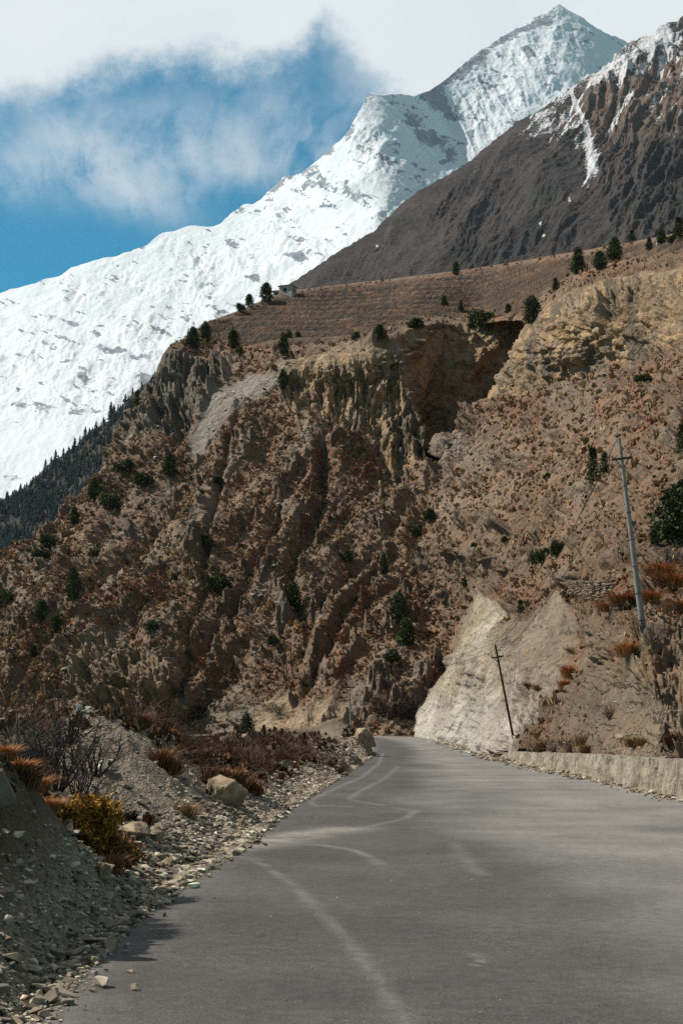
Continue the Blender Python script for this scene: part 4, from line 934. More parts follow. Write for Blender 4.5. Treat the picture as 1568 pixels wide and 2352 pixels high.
# straw and dead litter on the bank
Nn = 16000
px_ = RNG.uniform(-40, 840, Nn); yq = np.exp(RNG.uniform(math.log(9), math.log(75), Nn)); u, _ = ray(px_, 1700); xq = u * yq
dd = xl(yq) - xq
keep = (dd > 0.7) & (RNG.uniform(0, 1, Nn) < 0.35 + 0.9 * fbm(P3(xq / 1.6, yq / 2.2, 3), 3) - 0.5 * inside(px_, yq, [(120, 19), (290, 15.5), (520, 15), (560, 23), (300, 26.8), (170, 27)], 1.5)); xq, yq = xq[keep], yq[keep]; n = len(xq)
size = np.clip(yq * 0.006 * RNG.lognormal(0, 0.4, n), 0.05, 0.35)
colr = pal[RNG.choice([1, 2, 2, 3, 4, 4], n)] * RNG.uniform(0.5, 1.0, (n, 1)) * 0.75
v, f, c4 = scatter_tris(TUFTS, np.column_stack([xq, yq, ground_z(xq, yq)]), size, RNG.uniform(0, 6.28, n), colr)
tag(link('dry_bank_grass', np_mesh('dry_bank_grass', v, f, M_veg, {'col': c4})), kind='stuff')


# ------------------------------------------------------------------ evergreen trees and bushes
def leaf_cloud(rng, kind, n, leaf, base=(0.024, 0.032, 0.016)):
    tri, col = [], []
    ph = rng.uniform(0, 6.28, 4)
    nl = 11; la = rng.uniform(0, 6.28, nl); lr = rng.uniform(0.1, 0.52, nl); lc = np.stack([np.cos(la) * lr, np.sin(la) * lr, rng.uniform(0.15, 0.85, nl) * (1.12 - lr)], 1); ls = rng.uniform(0.13, 0.27, nl)
    for k in range(n):
        if kind == 'cone':
            h = 0.05 + 0.95 * rng.uniform(0, 1) ** 1.25; R = 0.27 * (1 - h) ** 0.75 + 0.015
        elif kind == 'oval':
            h = rng.uniform(0.06, 1.0); R = 0.34 * math.sin(math.pi * min(1, max(0.0, 0.12 + 0.88 * h)) ** 0.9) ** 0.6
        elif kind == 'round':
            h = rng.uniform(0.0, 1.0); R = 0.62 * math.sqrt(max(0.02, 1 - (h * 1.15 - 0.30) ** 2 / 0.75))
        else:                                          # tiers of open boughs
            h = (rng.integers(0, 9) + rng.normal(0.3, 0.12)) / 9.3 * 0.92 + 0.08; R = 0.33 * (1 - h) ** 0.8 + 0.02
        h = min(max(h, 0), 1)
        a = rng.uniform(0, 6.28)
        R *= 0.78 + 0.26 * math.sin(3 * a + ph[0] + 5 * h) + 0.18 * math.sin(5 * a + ph[1] - 11 * h) + 0.12 * math.sin(13 * h + ph[2])
        rr = R * (rng.uniform(0, 1) ** 0.42)
        c = np.array([math.cos(a) * rr, math.sin(a) * rr, h * 0.95 - (0.10 * rr / 0.3 if kind == 'tiers' else 0)])
        if kind == 'round':
            j_ = rng.integers(0, nl); q_ = rng.normal(size=3); q_ /= np.linalg.norm(q_); c = lc[j_] + q_ * ls[j_] * rng.uniform(0.3, 1.0) ** 0.5 * [1, 1, 0.9]; a = math.atan2(c[1], c[0])
        out = np.array([math.cos(a), math.sin(a), 0.7]); sh = rng.uniform(0.5, 1.8)
        for j in range(6):
            d = out * 0.6 + rng.normal(0, 0.6, 3); d /= np.linalg.norm(d) + 1e-9
            s = np.cross(d, rng.normal(size=3)); s /= np.linalg.norm(s) + 1e-9
            p = c + rng.normal(0, leaf * 0.7, 3); l = leaf * rng.uniform(0.7, 1.4)
            tri.append([p - s * l * 0.32, p + s * l * 0.32, p + d * l]); col += [np.array(base) * sh * rng.uniform(0.8, 1.25)] * 3
    v = np.array(tri).reshape(-1, 3); c = np.array(col)
    v[:, 2] = np.maximum(v[:, 2], -0.02)
    return v, np.arange(len(v)).reshape(-1, 3), np.concatenate([c, np.ones((len(c), 1))], 1)


def tubes(segs, sides=5):                              # (p0,p1,r0,r1) -> one mesh
    v, f = [], []
    for p0, p1, r0, r1 in segs:
        p0 = np.array(p0, float); p1 = np.array(p1, float); d = p1 - p0; d /= np.linalg.norm(d) + 1e-9
        a = np.cross(d, [0.31, 0.95, 0.11]); a /= np.linalg.norm(a) + 1e-9; b_ = np.cross(d, a); i0 = len(v)
        for k in range(sides):
            t_ = 2 * math.pi * k / sides; o = a * math.cos(t_) + b_ * math.sin(t_)
            v.append(p0 + o * r0); v.append(p1 + o * r1)
        for k in range(sides):
            q = (k + 1) % sides; f.append([i0 + 2 * k, i0 + 2 * q, i0 + 2 * q + 1, i0 + 2 * k + 1])
    return np.array(v), np.array(f)


def trunk_mesh(rng, h, r):
    segs = []; p = np.array([0, 0, -0.12]); n = 6
    for k in range(n):
        q = np.array([rng.normal(0, 0.012), rng.normal(0, 0.012), -0.12 + (h + 0.12) * (k + 1) / n]); segs.append((p, q, r * (1 - 0.8 * k / n), r * (1 - 0.8 * (k + 1) / n))); p = q
        if k >= 1:
            for _ in range(2):
                a = rng.uniform(0, 6.28); l = 0.22 * (1 - k / n) + 0.05; segs.append((q, q + np.array([math.cos(a) * l, math.sin(a) * l, l * 0.5]), r * 0.35, r * 0.1))
    v, f = tubes(segs); return np_mesh('trunk', v, f, M_bark)


EV = {}
for i, (kind, n, leaf, tr) in enumerate([('cone', 330, 0.062, 0.025), ('cone', 300, 0.065, 0.028), ('oval', 340, 0.075, 0.03), ('oval', 320, 0.08, 0.03), ('round', 420, 0.11, 0.04), ('round', 380, 0.11, 0.04), ('tiers', 230, 0.06, 0.02)]):
    rng = np.random.default_rng(100 + i)
    v, f, c4 = leaf_cloud(rng, kind, n, leaf, (0.042, 0.048, 0.018) if kind == 'tiers' else (0.044, 0.056, 0.024))
    EV.setdefault(kind, []).append((np_mesh('crown', v, f, M_needle, {'col': c4}), trunk_mesh(rng, 0.85 if kind != 'round' else 0.5, tr)))


def evergreen(px, py, h_px, kind, label, group, wide=1.0, cat='tree', name='juniper_tree', Y=None):
    p = on_hill(px, py) if Y is None else np.array([*at(px, py, Y)[:2], 0])
    if Y is not None: p[2] = float(ground_z(np.array([p[0]]), np.array([p[1]]))[0])
    s = h_px * p[1] / F * 1.02
    o = thing(name, tuple(p), label, cat, group, random.uniform(0, 6.28))
    o.scale = (s * wide, s * wide, s)
    cr, tr = random.choice(EV[kind]); link('crown', cr, o); link('trunk', tr, o)
    return o


TG = 'evergreens on the terraced slope'; HG = 'evergreens on the hillside'
for px, py, h, k, lab, wd in [
    (444, 800, 50, 'oval', 'dark juniper at the left lip of the terraces, left of a touching pair', 0.9), (471, 785, 48, 'oval', 'dark juniper at the left lip of the terraces, right of a touching pair', 0.8),
    (536, 801, 44, 'oval', 'dark juniper alone below the skyline, right of the touching pair', 1.0), (549, 814, 22, 'round', 'low round juniper bush just below a taller juniper', 0.7),
    (651, 812, 50, 'cone', 'dark juniper standing on the scree edge, tallest of three', 1.15), (664, 786, 28, 'oval', 'small juniper behind the tallest of three on the scree edge', 0.9), (685, 784, 24, 'oval', 'small juniper at the right of three on the scree edge', 1.0),
    (553, 716, 28, 'round', 'bushy juniper on the skyline, lower left of two beside the house slope', 0.7), (572, 704, 30, 'oval', 'bushy juniper on the skyline, upper right of two beside the house slope', 1.0),
    (613, 693, 44, 'oval', 'large dark tree touching the left end of the stone house', 1.05),
    (816, 783, 27, 'round', 'round dark bush at the cliff edge, leftmost of three', 0.7), (875, 782, 36, 'oval', 'dark juniper at the cliff edge with brown grass around', 1.1), (956, 758, 32, 'round', 'wide dark juniper above the buttress corner', 1.0),
    (1019, 713, 36, 'cone', 'narrow pointed juniper on the terraces left of the widest tree', 1.1), (1057, 712, 24, 'cone', 'tiny pointed juniper close to the widest terrace tree', 1.1),
    (1104, 755, 58, 'round', 'widest dark juniper, hanging over the rim of the cliff recess', 0.85), (1167, 720, 24, 'oval', 'small round juniper between two big ones above the recess', 1.0),
    (1222, 742, 64, 'oval', 'tall dark juniper where the right cliff meets the recess rim', 1.0), (1276, 668, 32, 'cone', 'small pointed juniper on the terraces near the right cliff', 1.1),
    (1327, 628, 62, 'cone', 'tall pyramid shaped juniper on the upper right terraces', 1.25), (1377, 620, 44, 'oval', 'middle sized juniper right of the tall pyramid', 1.1), (1412, 602, 58, 'oval', 'tall rounded juniper with a bare lower side, third of the upper row', 0.9),
    (1046, 630, 33, 'oval', 'lone dark tree on the far terrace skyline', 0.75), (1489, 573, 32, 'cone', 'pointed juniper left of the small white block', 1.1), (1452, 557, 32, 'tiers', 'olive open pine on the upper right skyline', 1.2),
    (1519, 560, 34, 'oval', 'dark tree behind the small white block', 1.0), (1540, 558, 24, 'round', 'low dark bush near the right end of the skyline', 0.7), (1562, 545, 55, 'tiers', 'tall olive pine cut by the right edge of the skyline', 1.0), (845, 690, 12, 'round', 'tiny dark bush in the middle of the brown terraces', 1.0)]:
    evergreen(px, py, h, k, lab, TG, wd, cat='bush' if 'bush' in lab else 'tree', name='juniper_bush' if 'bush' in lab else ('pine_tree' if 'pine' in lab else 'juniper_tree'))
for px, py, h, k, lab, wd in [
    (915, 1432, 68, 'oval', 'large dark juniper in the middle slope, upper of a stack of three', 1.0), (932, 1485, 62, 'oval', 'large dark juniper, middle of a stack of three', 0.95), (897, 1528, 42, 'round', 'low spreading juniper, lowest of a stack of three', 0.85),
    (1241, 1300, 52, 'round', 'leaning round topped juniper on the tan slope, left of two', 0.75), (1279, 1284, 52, 'round', 'round juniper on the tan slope, right of two', 0.6), (1072, 1352, 44, 'oval', 'dark juniper just above the top of the chalky cut', 0.8),
    (985, 1197, 34, 'round', 'small dark juniper below the recess on grey scree', 0.7), (956, 1232, 34, 'round', 'small dark juniper lower left of another below the recess', 0.8), (1362, 1112, 92, 'tiers', 'tall olive open pine left of the concrete pole', 0.75), (1388, 1095, 62, 'tiers', 'shorter olive pine beside the tall olive one', 0.8),
    (1196, 1408, 32, 'tiers', 'small olive green pine on top of the chalky cut', 1.2), (1548, 1252, 130, 'oval', 'big dark juniper at the right edge below the pole top', 1.0), (1575, 1215, 110, 'oval', 'biggest dark juniper cut by the right edge of the picture', 1.1), (1504, 1252, 45, 'oval', 'small juniper lobe left of the big dark one', 0.9), (1566, 1042, 75, 'tiers', 'olive pine at the right edge above the big dark juniper', 1.0),
    (345, 1452, 34, 'round', 'dark bush right of the rusty red patch', 0.9), (130, 1458, 45, 'oval', 'dark juniper on the lower left slope, right of two', 0.9), (94, 1428, 46, 'oval', 'dark juniper on the lower left slope, left of two', 0.9), (170, 1205, 40, 'oval', 'dark juniper near the left ridge line, upper', 0.8),
    (117, 1262, 44, 'round', 'wide dark bush close to the left ridge line', 0.9), (93, 1290, 34, 'round', 'low dark bush under the wide one at the left ridge', 1.0), (168, 1380, 72, 'oval', 'tall dark juniper against shaded rock on the left slope', 0.7), (232, 1285, 36, 'round', 'dark bush in a gully on the left slope', 1.0), (216, 1150, 50, 'oval', 'dark juniper on the shaded left flank', 0.85),
    (286, 1085, 38, 'round', 'dark bush on rock under the left crest', 1.0), (391, 1095, 52, 'oval', 'dark shrub tree under the grey cliff on the left', 1.0), (316, 935, 42, 'tiers', 'lone spruce on the left crest against the forest', 0.9), (497, 1360, 46, 'round', 'dark domed bush with a pale rock under it', 1.0), (470, 1262, 40, 'round', 'dark bush beside a stony chute on the middle slope', 0.9),
    (402, 1332, 20, 'round', 'tiny dark bush on the open middle slope', 0.9), (672, 1400, 62, 'oval', 'dark juniper deep in the central gully', 0.9), (795, 1290, 34, 'round', 'dark bush right of the central gully', 0.9), (628, 1482, 26, 'round', 'small round bush below the central gully', 1.0), (78, 1512, 30, 'tiers', 'small green pine low on the left slope', 0.9),
    (650, 895, 46, 'oval', 'dark juniper clinging to the cliff above the gully', 0.8), (880, 1320, 50, 'oval', 'slim dark bush on the slope right of centre', 0.55), (500, 1115, 24, 'round', 'dark bush on bare ground at mid height', 1.1), (260, 1170, 46, 'round', 'broad dark bush on the shaded slope under the crest', 0.9), (330, 1120, 40, 'round', 'dark bush beside olive shrubs under the crest', 1.0),
    (20, 1390, 40, 'round', 'dark bush at the far left edge of the slope', 1.0), (1160, 1245, 16, 'round', 'tiny dark bush above the chalky cut, left', 0.9), (1255, 1100, 18, 'round', 'tiny dark bush on scree under the right cliff', 0.9), (1090, 1258, 14, 'round', 'tiny dark bush on the tan slope above the cut', 0.9), (1480, 880, 30, 'round', 'low dark bush at the foot of the right cliff', 1.2)]:
    bush = 'bush' in lab
    evergreen(px, py, h, k, lab, HG, wd, 'bush' if bush else 'tree', 'evergreen_bush' if bush else ('pine_tree' if 'pine' in lab else ('spruce_tree' if 'spruce' in lab else 'juniper_tree')))
evergreen(566, 1690, 62, 'oval', 'dark juniper beside the far bend of the road, left of the tan cut', None, 0.8, Y=150)
# skyline of the forested ridge: the spruces one can tell apart
CONIF = []
for i in range(4):
    T = conifer_tris(np.random.default_rng(200 + i), 20, 0.17 + 0.02 * i).reshape(-1, 3)
    CONIF.append(np_mesh('spruce_crown', T, np.arange(len(T)).reshape(-1, 3), M_needle, {'col': np.tile([0.016, 0.024, 0.017, 1], (len(T), 1))}))
for px, h in [(16, 20), (30, 15), (48, 22), (62, 17), (78, 14), (105, 25), (118, 20), (128, 30), (146, 22), (158, 18), (172, 30), (184, 24), (196, 34), (206, 22), (221, 24), (238, 22), (255, 45), (262, 30), (272, 18), (288, 24), (305, 20), (326, 18)]:
    y = fr_sky(px); Yv = float(np.exp(Ysp(np.array([float(px)]), np.array([float(y)])))[0])
    s = h * Yv / F
    o = thing('spruce_tree', tuple(at(px, y + 4, Yv)), 'dark spruce on the crest of the forested ridge against snow', 'tree', 'spruces on the ridge crest', random.uniform(0, 6.28)); o.scale = (s * 1.15, s * 1.15, s)
    link('crown', random.choice(CONIF), o); link('trunk', EV['cone'][0][1], o)


# ------------------------------------------------------------------ leafless shrubs, grass clumps
def twig_mesh(rng, stems, spread, depth, col, r0=0.012):
    segs = []

    def grow(p, d, l, r, k):
        n = 3
        for _ in range(n):
            d2 = d + rng.normal(0, 0.16, 3) + np.array([0, 0, 0.06]); d2 /= np.linalg.norm(d2); q = p + d2 * l / n
            segs.append((p, q, r, r * 0.85)); p, d, r = q, d2, r * 0.85
            if k > 0 and rng.uniform() < 0.85:
                dd = d + rng.normal(0, 0.55, 3); dd /= np.linalg.norm(dd); grow(p, dd, l * rng.uniform(0.45, 0.75), r * 0.7, k - 1)
    for _ in range(stems):
        a = rng.uniform(0, 6.28); t_ = abs(rng.normal(0, spread)); d = np.array([math.cos(a) * t_, math.sin(a) * t_, 1]); d /= np.linalg.norm(d)
        grow(np.array([math.cos(a) * 0.05, math.sin(a) * 0.05, -0.04]), d, rng.uniform(0.4, 0.75), r0, depth)
    v, f = tubes(segs, 3); z = np.percentile(v[:, 2], 99); v[:, :] /= z
    c = np.tile([*col, 1.0], (len(v), 1)); c[:, :3] *= np.repeat(rng.uniform(0.7, 1.3, len(segs)), 6)[:, None]
    return np_mesh('branches', v, f, M_twig, {'col': c})


TW = {'dark': [twig_mesh(np.random.default_rng(300 + i), 15, 0.55, 3, (0.055, 0.042, 0.036), 0.015) for i in range(3)],
      'red': [twig_mesh(np.random.default_rng(310 + i), 34, 0.6, 2, (0.12, 0.066, 0.048), 0.014) for i in range(3)],
      'grey': [twig_mesh(np.random.default_rng(320 + i), 22, 0.6, 2, (0.12, 0.10, 0.085), 0.012) for i in range(2)]}


def blades_mesh(rng, n, col, curl=0.5):
    tri, cs = [], []
    for _ in range(n):
        a = rng.uniform(0, 6.28); r = abs(rng.normal(0, 0.16)); b_ = np.array([math.cos(a) * r, math.sin(a) * r, 0]); a += rng.normal(0, 0.7)
        d = np.array([math.cos(a), math.sin(a), 0]); s = np.array([-d[1], d[0], 0]) * rng.uniform(0.005, 0.013); l = rng.uniform(0.35, 1.05); o = rng.uniform(0.1, curl)
        m_ = b_ + d * o * 0.35 * l + [0, 0, 0.6 * l]; e_ = b_ + d * o * l + [0, 0, l * rng.uniform(0.75, 0.98)]
        tri += [[b_ - s, b_ + s, m_ + s], [b_ - s, m_ + s, m_ - s], [m_ - s, m_ + s, e_]]; cs += [np.array(col) * rng.uniform(0.55, 1.4)] * 9
    v = np.array(tri).reshape(-1, 3); c = np.concatenate([np.array(cs), np.ones((len(cs), 1))], 1)
    return np_mesh('blades', v, np.arange(len(v)).reshape(-1, 3), M_veg, {'col': c})


TW['orange'] = [blades_mesh(np.random.default_rng(330 + i), 1000, (0.42, 0.20, 0.085), 1.1) for i in range(3)]
TW['straw'] = [blades_mesh(np.random.default_rng(340 + i), 260, (0.27, 0.17, 0.08), 0.8) for i in range(2)]
TW['rust'] = [blades_mesh(np.random.default_rng(345 + i), 520, (0.19, 0.10, 0.05), 0.9) for i in range(2)]
LB = []
for i in range(3):
    v, f, c4 = leaf_cloud(np.random.default_rng(350 + i), 'round', 900, 0.075, ((0.25, 0.135, 0.028), (0.14, 0.095, 0.03), (0.20, 0.10, 0.035))[i]); LB.append(np_mesh('foliage', v, f, M_needle, {'col': c4}))
TW['yellow'], TW['olive'], TW['amber'] = [LB[0]], [LB[1]], [LB[2]]
SHN = {'dark': 'bare_shrub', 'red': 'bare_shrub', 'grey': 'bare_shrub', 'orange': 'grass_clump', 'straw': 'grass_clump', 'rust': 'grass_clump', 'yellow': 'leafy_bush', 'olive': 'leafy_bush', 'amber': 'leafy_bush'}


def shrub(kind, px, py, h_px, label, group, wide=1.0, Y=None):
    if Y is None: p = on_hill(px, py)
    else:
        p = at(px, py, Y); p[2] = float(ground_z(np.array([p[0]]), np.array([p[1]]))[0]) - 0.01
    s = h_px * p[1] / F * ((0.72 if 590 < px < 800 else 0.95) if kind == 'red' and Y is not None else (0.72 if px > 540 else 1.15) if kind == 'dark' and Y is not None else 1.0)
    o = link(SHN[kind], random.choice(TW[kind])); o.location = p; o.rotation_euler = (0, 0, random.uniform(0, 6.28)); o.scale = (s * wide * 1.25, s * wide * 1.25, s)
    return tag(o, label, {'bare_shrub': 'shrub', 'grass_clump': 'grass clump', 'leafy_bush': 'bush'}[SHN[kind]], group)


BG = 'shrubs along the left bank'
for kind, px, py, h, Y, wd, lab in [
    ('dark', 125, 1835, 185, 19, 1.0, 'largest bare dark shrub in front of the rubble mound'), ('dark', 70, 1800, 150, 20, 1.0, 'bare dark shrub left of the largest one before the mound'), ('dark', 180, 1830, 130, 18.5, 0.9, 'bare dark shrub between the largest one and the white rock'),
    ('dark', 232, 1850, 100, 17.8, 1.0, 'small bare shrub growing in front of the white rock'), ('dark', 215, 1800, 120, 20.5, 1.2, 'dark bare shrub right behind the white rock'), ('dark', 150, 1760, 110, 23, 1.2, 'dark bare shrub half way up the mound face'), ('red', 95, 1740, 90, 24, 1.3, 'reddish bare shrub on the left shoulder of the mound'), ('dark', 30, 1810, 120, 19.5, 1.1, 'dark bare shrub near the left edge above orange grass'),
    ('red', 450, 1800, 80, 27, 1.3, 'red brown shrub on the mound flank above the straw clump'), ('red', 415, 1770, 60, 27, 1.3, 'red brown shrub on the mound flank below the white stone'), ('red', 470, 1840, 60, 25, 1.4, 'low red brown shrub left of the square boulder'), ('red', 610, 1780, 70, 37, 1.3, 'red brown thicket at the middle of the bank edge'), ('red', 665, 1765, 66, 43, 1.3, 'red brown thicket between the juniper and the pale hump'), ('red', 590, 1755, 70, 38, 1.3, 'red brown thicket below the dark juniper, front row'), ('red', 535, 1745, 34, 37, 1.3, 'red brown thicket left of the dark juniper'), ('red', 370, 1740, 60, 27.5, 1.3, 'reddish shrub lower on the mound shoulder'),
    ('grey', 40, 1760, 110, 21, 1.2, 'pale thin bare shrub at the left edge behind the bank'),
    ('red', 195, 1640, 66, 29, 1.3, 'reddish bare shrub directly behind the mound top'), ('red', 245, 1640, 60, 29, 1.2, 'reddish bare shrub behind the dark slab on the mound'), ('red', 320, 1665, 85, 29, 1.0, 'tall reddish bare shrub right of the mound top'), ('red', 355, 1670, 65, 30, 1.1, 'reddish bare shrub on the mound shoulder'),
    ('red', 300, 1690, 55, 27.5, 1.2, 'low reddish shrub on the mound shoulder facing the road'), ('red', 405, 1705, 66, 29, 1.1, 'reddish bare shrub above the amber bush'), ('dark', 440, 1720, 58, 30, 0.9, 'dark bare shrub with tall thin stems beside the far road'), ('dark', 425, 1705, 50, 31, 0.9, 'dark thin stemmed shrub behind the amber bush'),
    ('red', 480, 1765, 62, 32, 1.2, 'broad red brown shrub right of the amber bush'), ('red', 515, 1790, 72, 32, 1.1, 'red brown shrub above the square boulder'), ('red', 545, 1775, 64, 34, 1.1, 'dense red brown thicket right of the square boulder'), ('red', 575, 1790, 75, 33.5, 1.1, 'low red brown thicket near the road edge'), ('red', 500, 1735, 34, 36, 1.2, 'red brown shrub in the second row behind the thicket'),
    ('dark', 560, 1740, 60, 38, 1.2, 'dark bare shrub behind the dense thicket'), ('red', 600, 1735, 50, 42, 1.3, 'red brown shrub below the dark juniper'), ('red', 640, 1725, 62, 47, 1.1, 'upright red brown shrub left of the pale hump'), ('dark', 660, 1745, 62, 46, 1.1, 'dark bare shrub in the row before the pale hump'),
    ('red', 700, 1760, 78, 46, 1.1, 'tall red brown shrub in front of the pale hump'), ('dark', 735, 1768, 72, 47, 0.9, 'dark upright shrub at the foot of the pale hump'), ('red', 760, 1772, 60, 47, 1.0, 'red brown shrub at the road edge before the pale hump'), ('red', 715, 1730, 52, 56, 1.2, 'small red brown shrub left of the pale hump base'), ('red', 780, 1775, 40, 47, 1.0, 'lowest red brown shrub beside the road edge stones'), ('red', 640, 1775, 45, 41, 1.4, 'spreading red brown shrub low on the bank'),
    ('yellow', 200, 1965, 150, 14.2, 0.85, 'big yellow olive bush on the shadowed bank'), ('yellow', 150, 1885, 95, 13.8, 0.9, 'yellow olive bush at the upper left of the big one'), ('amber', 245, 1985, 120, 14.6, 0.7, 'brown amber bush at the right of the big yellow one'),
    ('orange', 10, 1762, 44, 12.0, 1.3, 'orange grass clump at the left edge over the grey boulder'), ('orange', 48, 1795, 44, 12.3, 1.3, 'orange grass clump right of the grey boulder'), ('orange', 85, 1815, 47, 12.6, 1.2, 'brightest orange grass clump on the bank crest'), ('orange', 118, 1836, 40, 12.9, 1.2, 'orange grass clump beside the yellow bush'), ('rust', 70, 1850, 50, 12.2, 1.3, 'rusty grass clump hanging below the orange ones'),
    ('olive', 8, 1720, 75, 16, 0.7, 'olive bush cut by the left edge'), ('olive', 30, 1740, 50, 16.2, 0.9, 'low olive bush behind the orange grass'),
    ('amber', 385, 1705, 34, 28.5, 1.2, 'amber bush on the mound shoulder'), ('amber', 405, 1712, 30, 29, 1.2, 'amber bush right of a similar one on the shoulder'), ('rust', 370, 1815, 60, 24, 1.2, 'rust coloured grass clump on the mound face'), ('rust', 395, 1830, 46, 24, 1.3, 'rust coloured grass lower on the mound face'), ('rust', 325, 1730, 40, 26.5, 1.2, 'brown grass clump high on the mound face'), ('rust', 540, 1850, 55, 28, 1.4, 'brown grass behind the square boulder'), ('rust', 580, 1850, 46, 28.5, 1.3, 'brown grass at the road edge right of the boulder'), ('rust', 500, 1830, 40, 27.5, 1.4, 'brown grass left above the square boulder'), ('straw', 430, 1880, 46, 21, 1.5, 'dry straw clump left of the square boulder'), ('rust', 250, 1990, 55, 13.6, 1.3, 'brown grass below the amber bush')]:
    shrub(kind, px, py, h, lab, BG, wd, Y)
SG = 'shrubs on the right slope'
for kind, px, py, h, wd, lab in [
    ('dark', 1470, 1470, 75, 0.9, 'bare dark shrub at the foot of the concrete pole'), ('grey', 1500, 1480, 55, 1.2, 'grey bare shrub right of the pole foot'), ('orange', 1440, 1510, 42, 1.3, 'orange grass clump lower left of the pole foot'), ('rust', 1425, 1530, 40, 1.2, 'rusty grass clump below the pole foot'),
    ('orange', 1430, 1390, 34, 1.8, 'orange grass left of the pole at stone wall height'), ('orange', 1400, 1405, 28, 1.8, 'orange grass at the right end of the stone wall'), ('orange', 1515, 1330, 44, 1.4, 'orange grass clump right of the pole'), ('orange', 1545, 1355, 48, 1.4, 'orange grass clump at the right edge beside grey shrubs'), ('orange', 1490, 1385, 34, 1.5, 'orange grass right behind the pole'), ('orange', 1558, 1410, 40, 1.4, 'orange grass clump low at the right edge'),
    ('dark', 1520, 1350, 50, 1.2, 'dark bare shrub between orange clumps right of the pole'), ('grey', 1545, 1300, 60, 1.3, 'grey bare shrub under the big dark juniper'), ('grey', 1530, 1420, 50, 1.3, 'grey brown shrub at the right edge below orange grass'),
    ('orange', 1303, 1560, 40, 0.8, 'upper orange clump in the groove of the chalky cut'), ('orange', 1295, 1590, 36, 0.8, 'lower orange clump in the groove of the chalky cut'), ('straw', 1230, 1585, 20, 1.5, 'lone straw tuft on the chalky face'), ('rust', 1283, 1598, 20, 1.5, 'brown tuft at the tip of the chalky triangle'),
    ('rust', 1250, 1728, 34, 1.5, 'brown shrub above the left part of the retaining wall'), ('red', 1275, 1730, 30, 1.5, 'reddish shrub above the retaining wall, beside rubble'), ('red', 1310, 1728, 42, 1.3, 'taller reddish shrub above the retaining wall'), ('straw', 1335, 1715, 38, 1.4, 'straw clump above the middle of the retaining wall'), ('rust', 1350, 1730, 26, 1.5, 'low brown shrub right of the straw clump'),
    ('rust', 1455, 1718, 30, 1.6, 'brown grass clump above the right part of the wall'), ('straw', 1475, 1715, 28, 1.5, 'straw clump above the right part of the wall'), ('rust', 1545, 1710, 36, 1.5, 'brown grass near the right edge above the wall'), ('red', 1400, 1650, 36, 1.3, 'reddish shrub in the middle of the right bank'), ('rust', 1210, 1580, 14, 1.5, 'small brown tuft on the chalky face, left')]:
    shrub(kind, px, py, h, lab, SG, wd)
for px, py, h in [(905, 1650, 60), (935, 1648, 66), (880, 1645, 50), (955, 1640, 55), (860, 1620, 40), (980, 1600, 34), (700, 1580, 30), (640, 1640, 36), (560, 1640, 45), (530, 1640, 36), (460, 1650, 40), (930, 1612, 44)]:
    shrub('dark', px, py, h, 'dark leafless thicket at the foot of the hill', 'thickets at the hill foot', 1.4)


# ------------------------------------------------------------------ rocks
def boulder_mesh(name, rng, dims, mat, n=13, sub=3, rough=0.09, pts=None):
    bm = bmesh.new()
    for p_ in pts or (): bm.verts.new(p_)
    for _ in range(0 if pts else n):
        v = rng.normal(size=3); v /= max(abs(v)); v *= rng.uniform(0.72, 1.0); bm.verts.new((v[0] * 0.5, v[1] * 0.5, v[2] * 0.5))
    r = bmesh.ops.convex_hull(bm, input=bm.verts)
    bmesh.ops.delete(bm, geom=list({g for g in r['geom_interior'] if isinstance(g, bmesh.types.BMVert)}), context='VERTS')
    bmesh.ops.bevel(bm, geom=list(bm.edges), offset=0.025, segments=1, affect='EDGES')
    bmesh.ops.triangulate(bm, faces=bm.faces)
    bmesh.ops.subdivide_edges(bm, edges=bm.edges, cuts=sub, use_grid_fill=True)
    co = np.array([v.co[:] for v in bm.verts]); d = (fbm(co * 3.5 + rng.uniform(0, 50), 5, 0.6) + 0.5 * (ridged(co * [2, 2, 7] + rng.uniform(0, 9), 3) - .4)) * rough
    for v, k in zip(bm.verts, d): v.co *= 1 + k
    for v in bm.verts: v.co = Vector((v.co.x * dims[0], v.co.y * dims[1], v.co.z * dims[2]))
    me_ = bpy.data.meshes.new(name); bm.to_mesh(me_); bm.free(); me_.materials.append(mat)
    return me_


def rock(px, py, w_, h_, mat, label, Y=None, hill=False, group=None, rz=None, depth=0.9, name='rock', seed=0, pts=None):
    if hill: p = on_hill(px, py)
    elif Y is None: q = flat(px, py); p = np.array([q[0], q[1], 0.0])
    else: p = at(px, py, Y)
    if not hill:
        s_ = float(road_side(np.array([p[0]]), np.array([p[1]]))[0]); p[2] = float(ground_z(np.array([p[0]]), np.array([p[1]]))[0]) if s_ > 0.2 else 0.0
    k = p[1] / F; W, Hh = w_ * k, h_ * k
    me_ = boulder_mesh(name, np.random.default_rng(seed or int(px * 7 + py) % 9999), (W, W * depth, Hh * 1.15), mat, pts=pts)
    o = link(name, me_); o.location = (p[0], p[1] + W * depth * 0.2, p[2] + Hh * 0.42); o.rotation_euler = (random.uniform(-.1, .1), random.uniform(-.12, .12), random.uniform(0, 6.28) if rz is None else rz)
    return tag(o, label, 'rock', group)


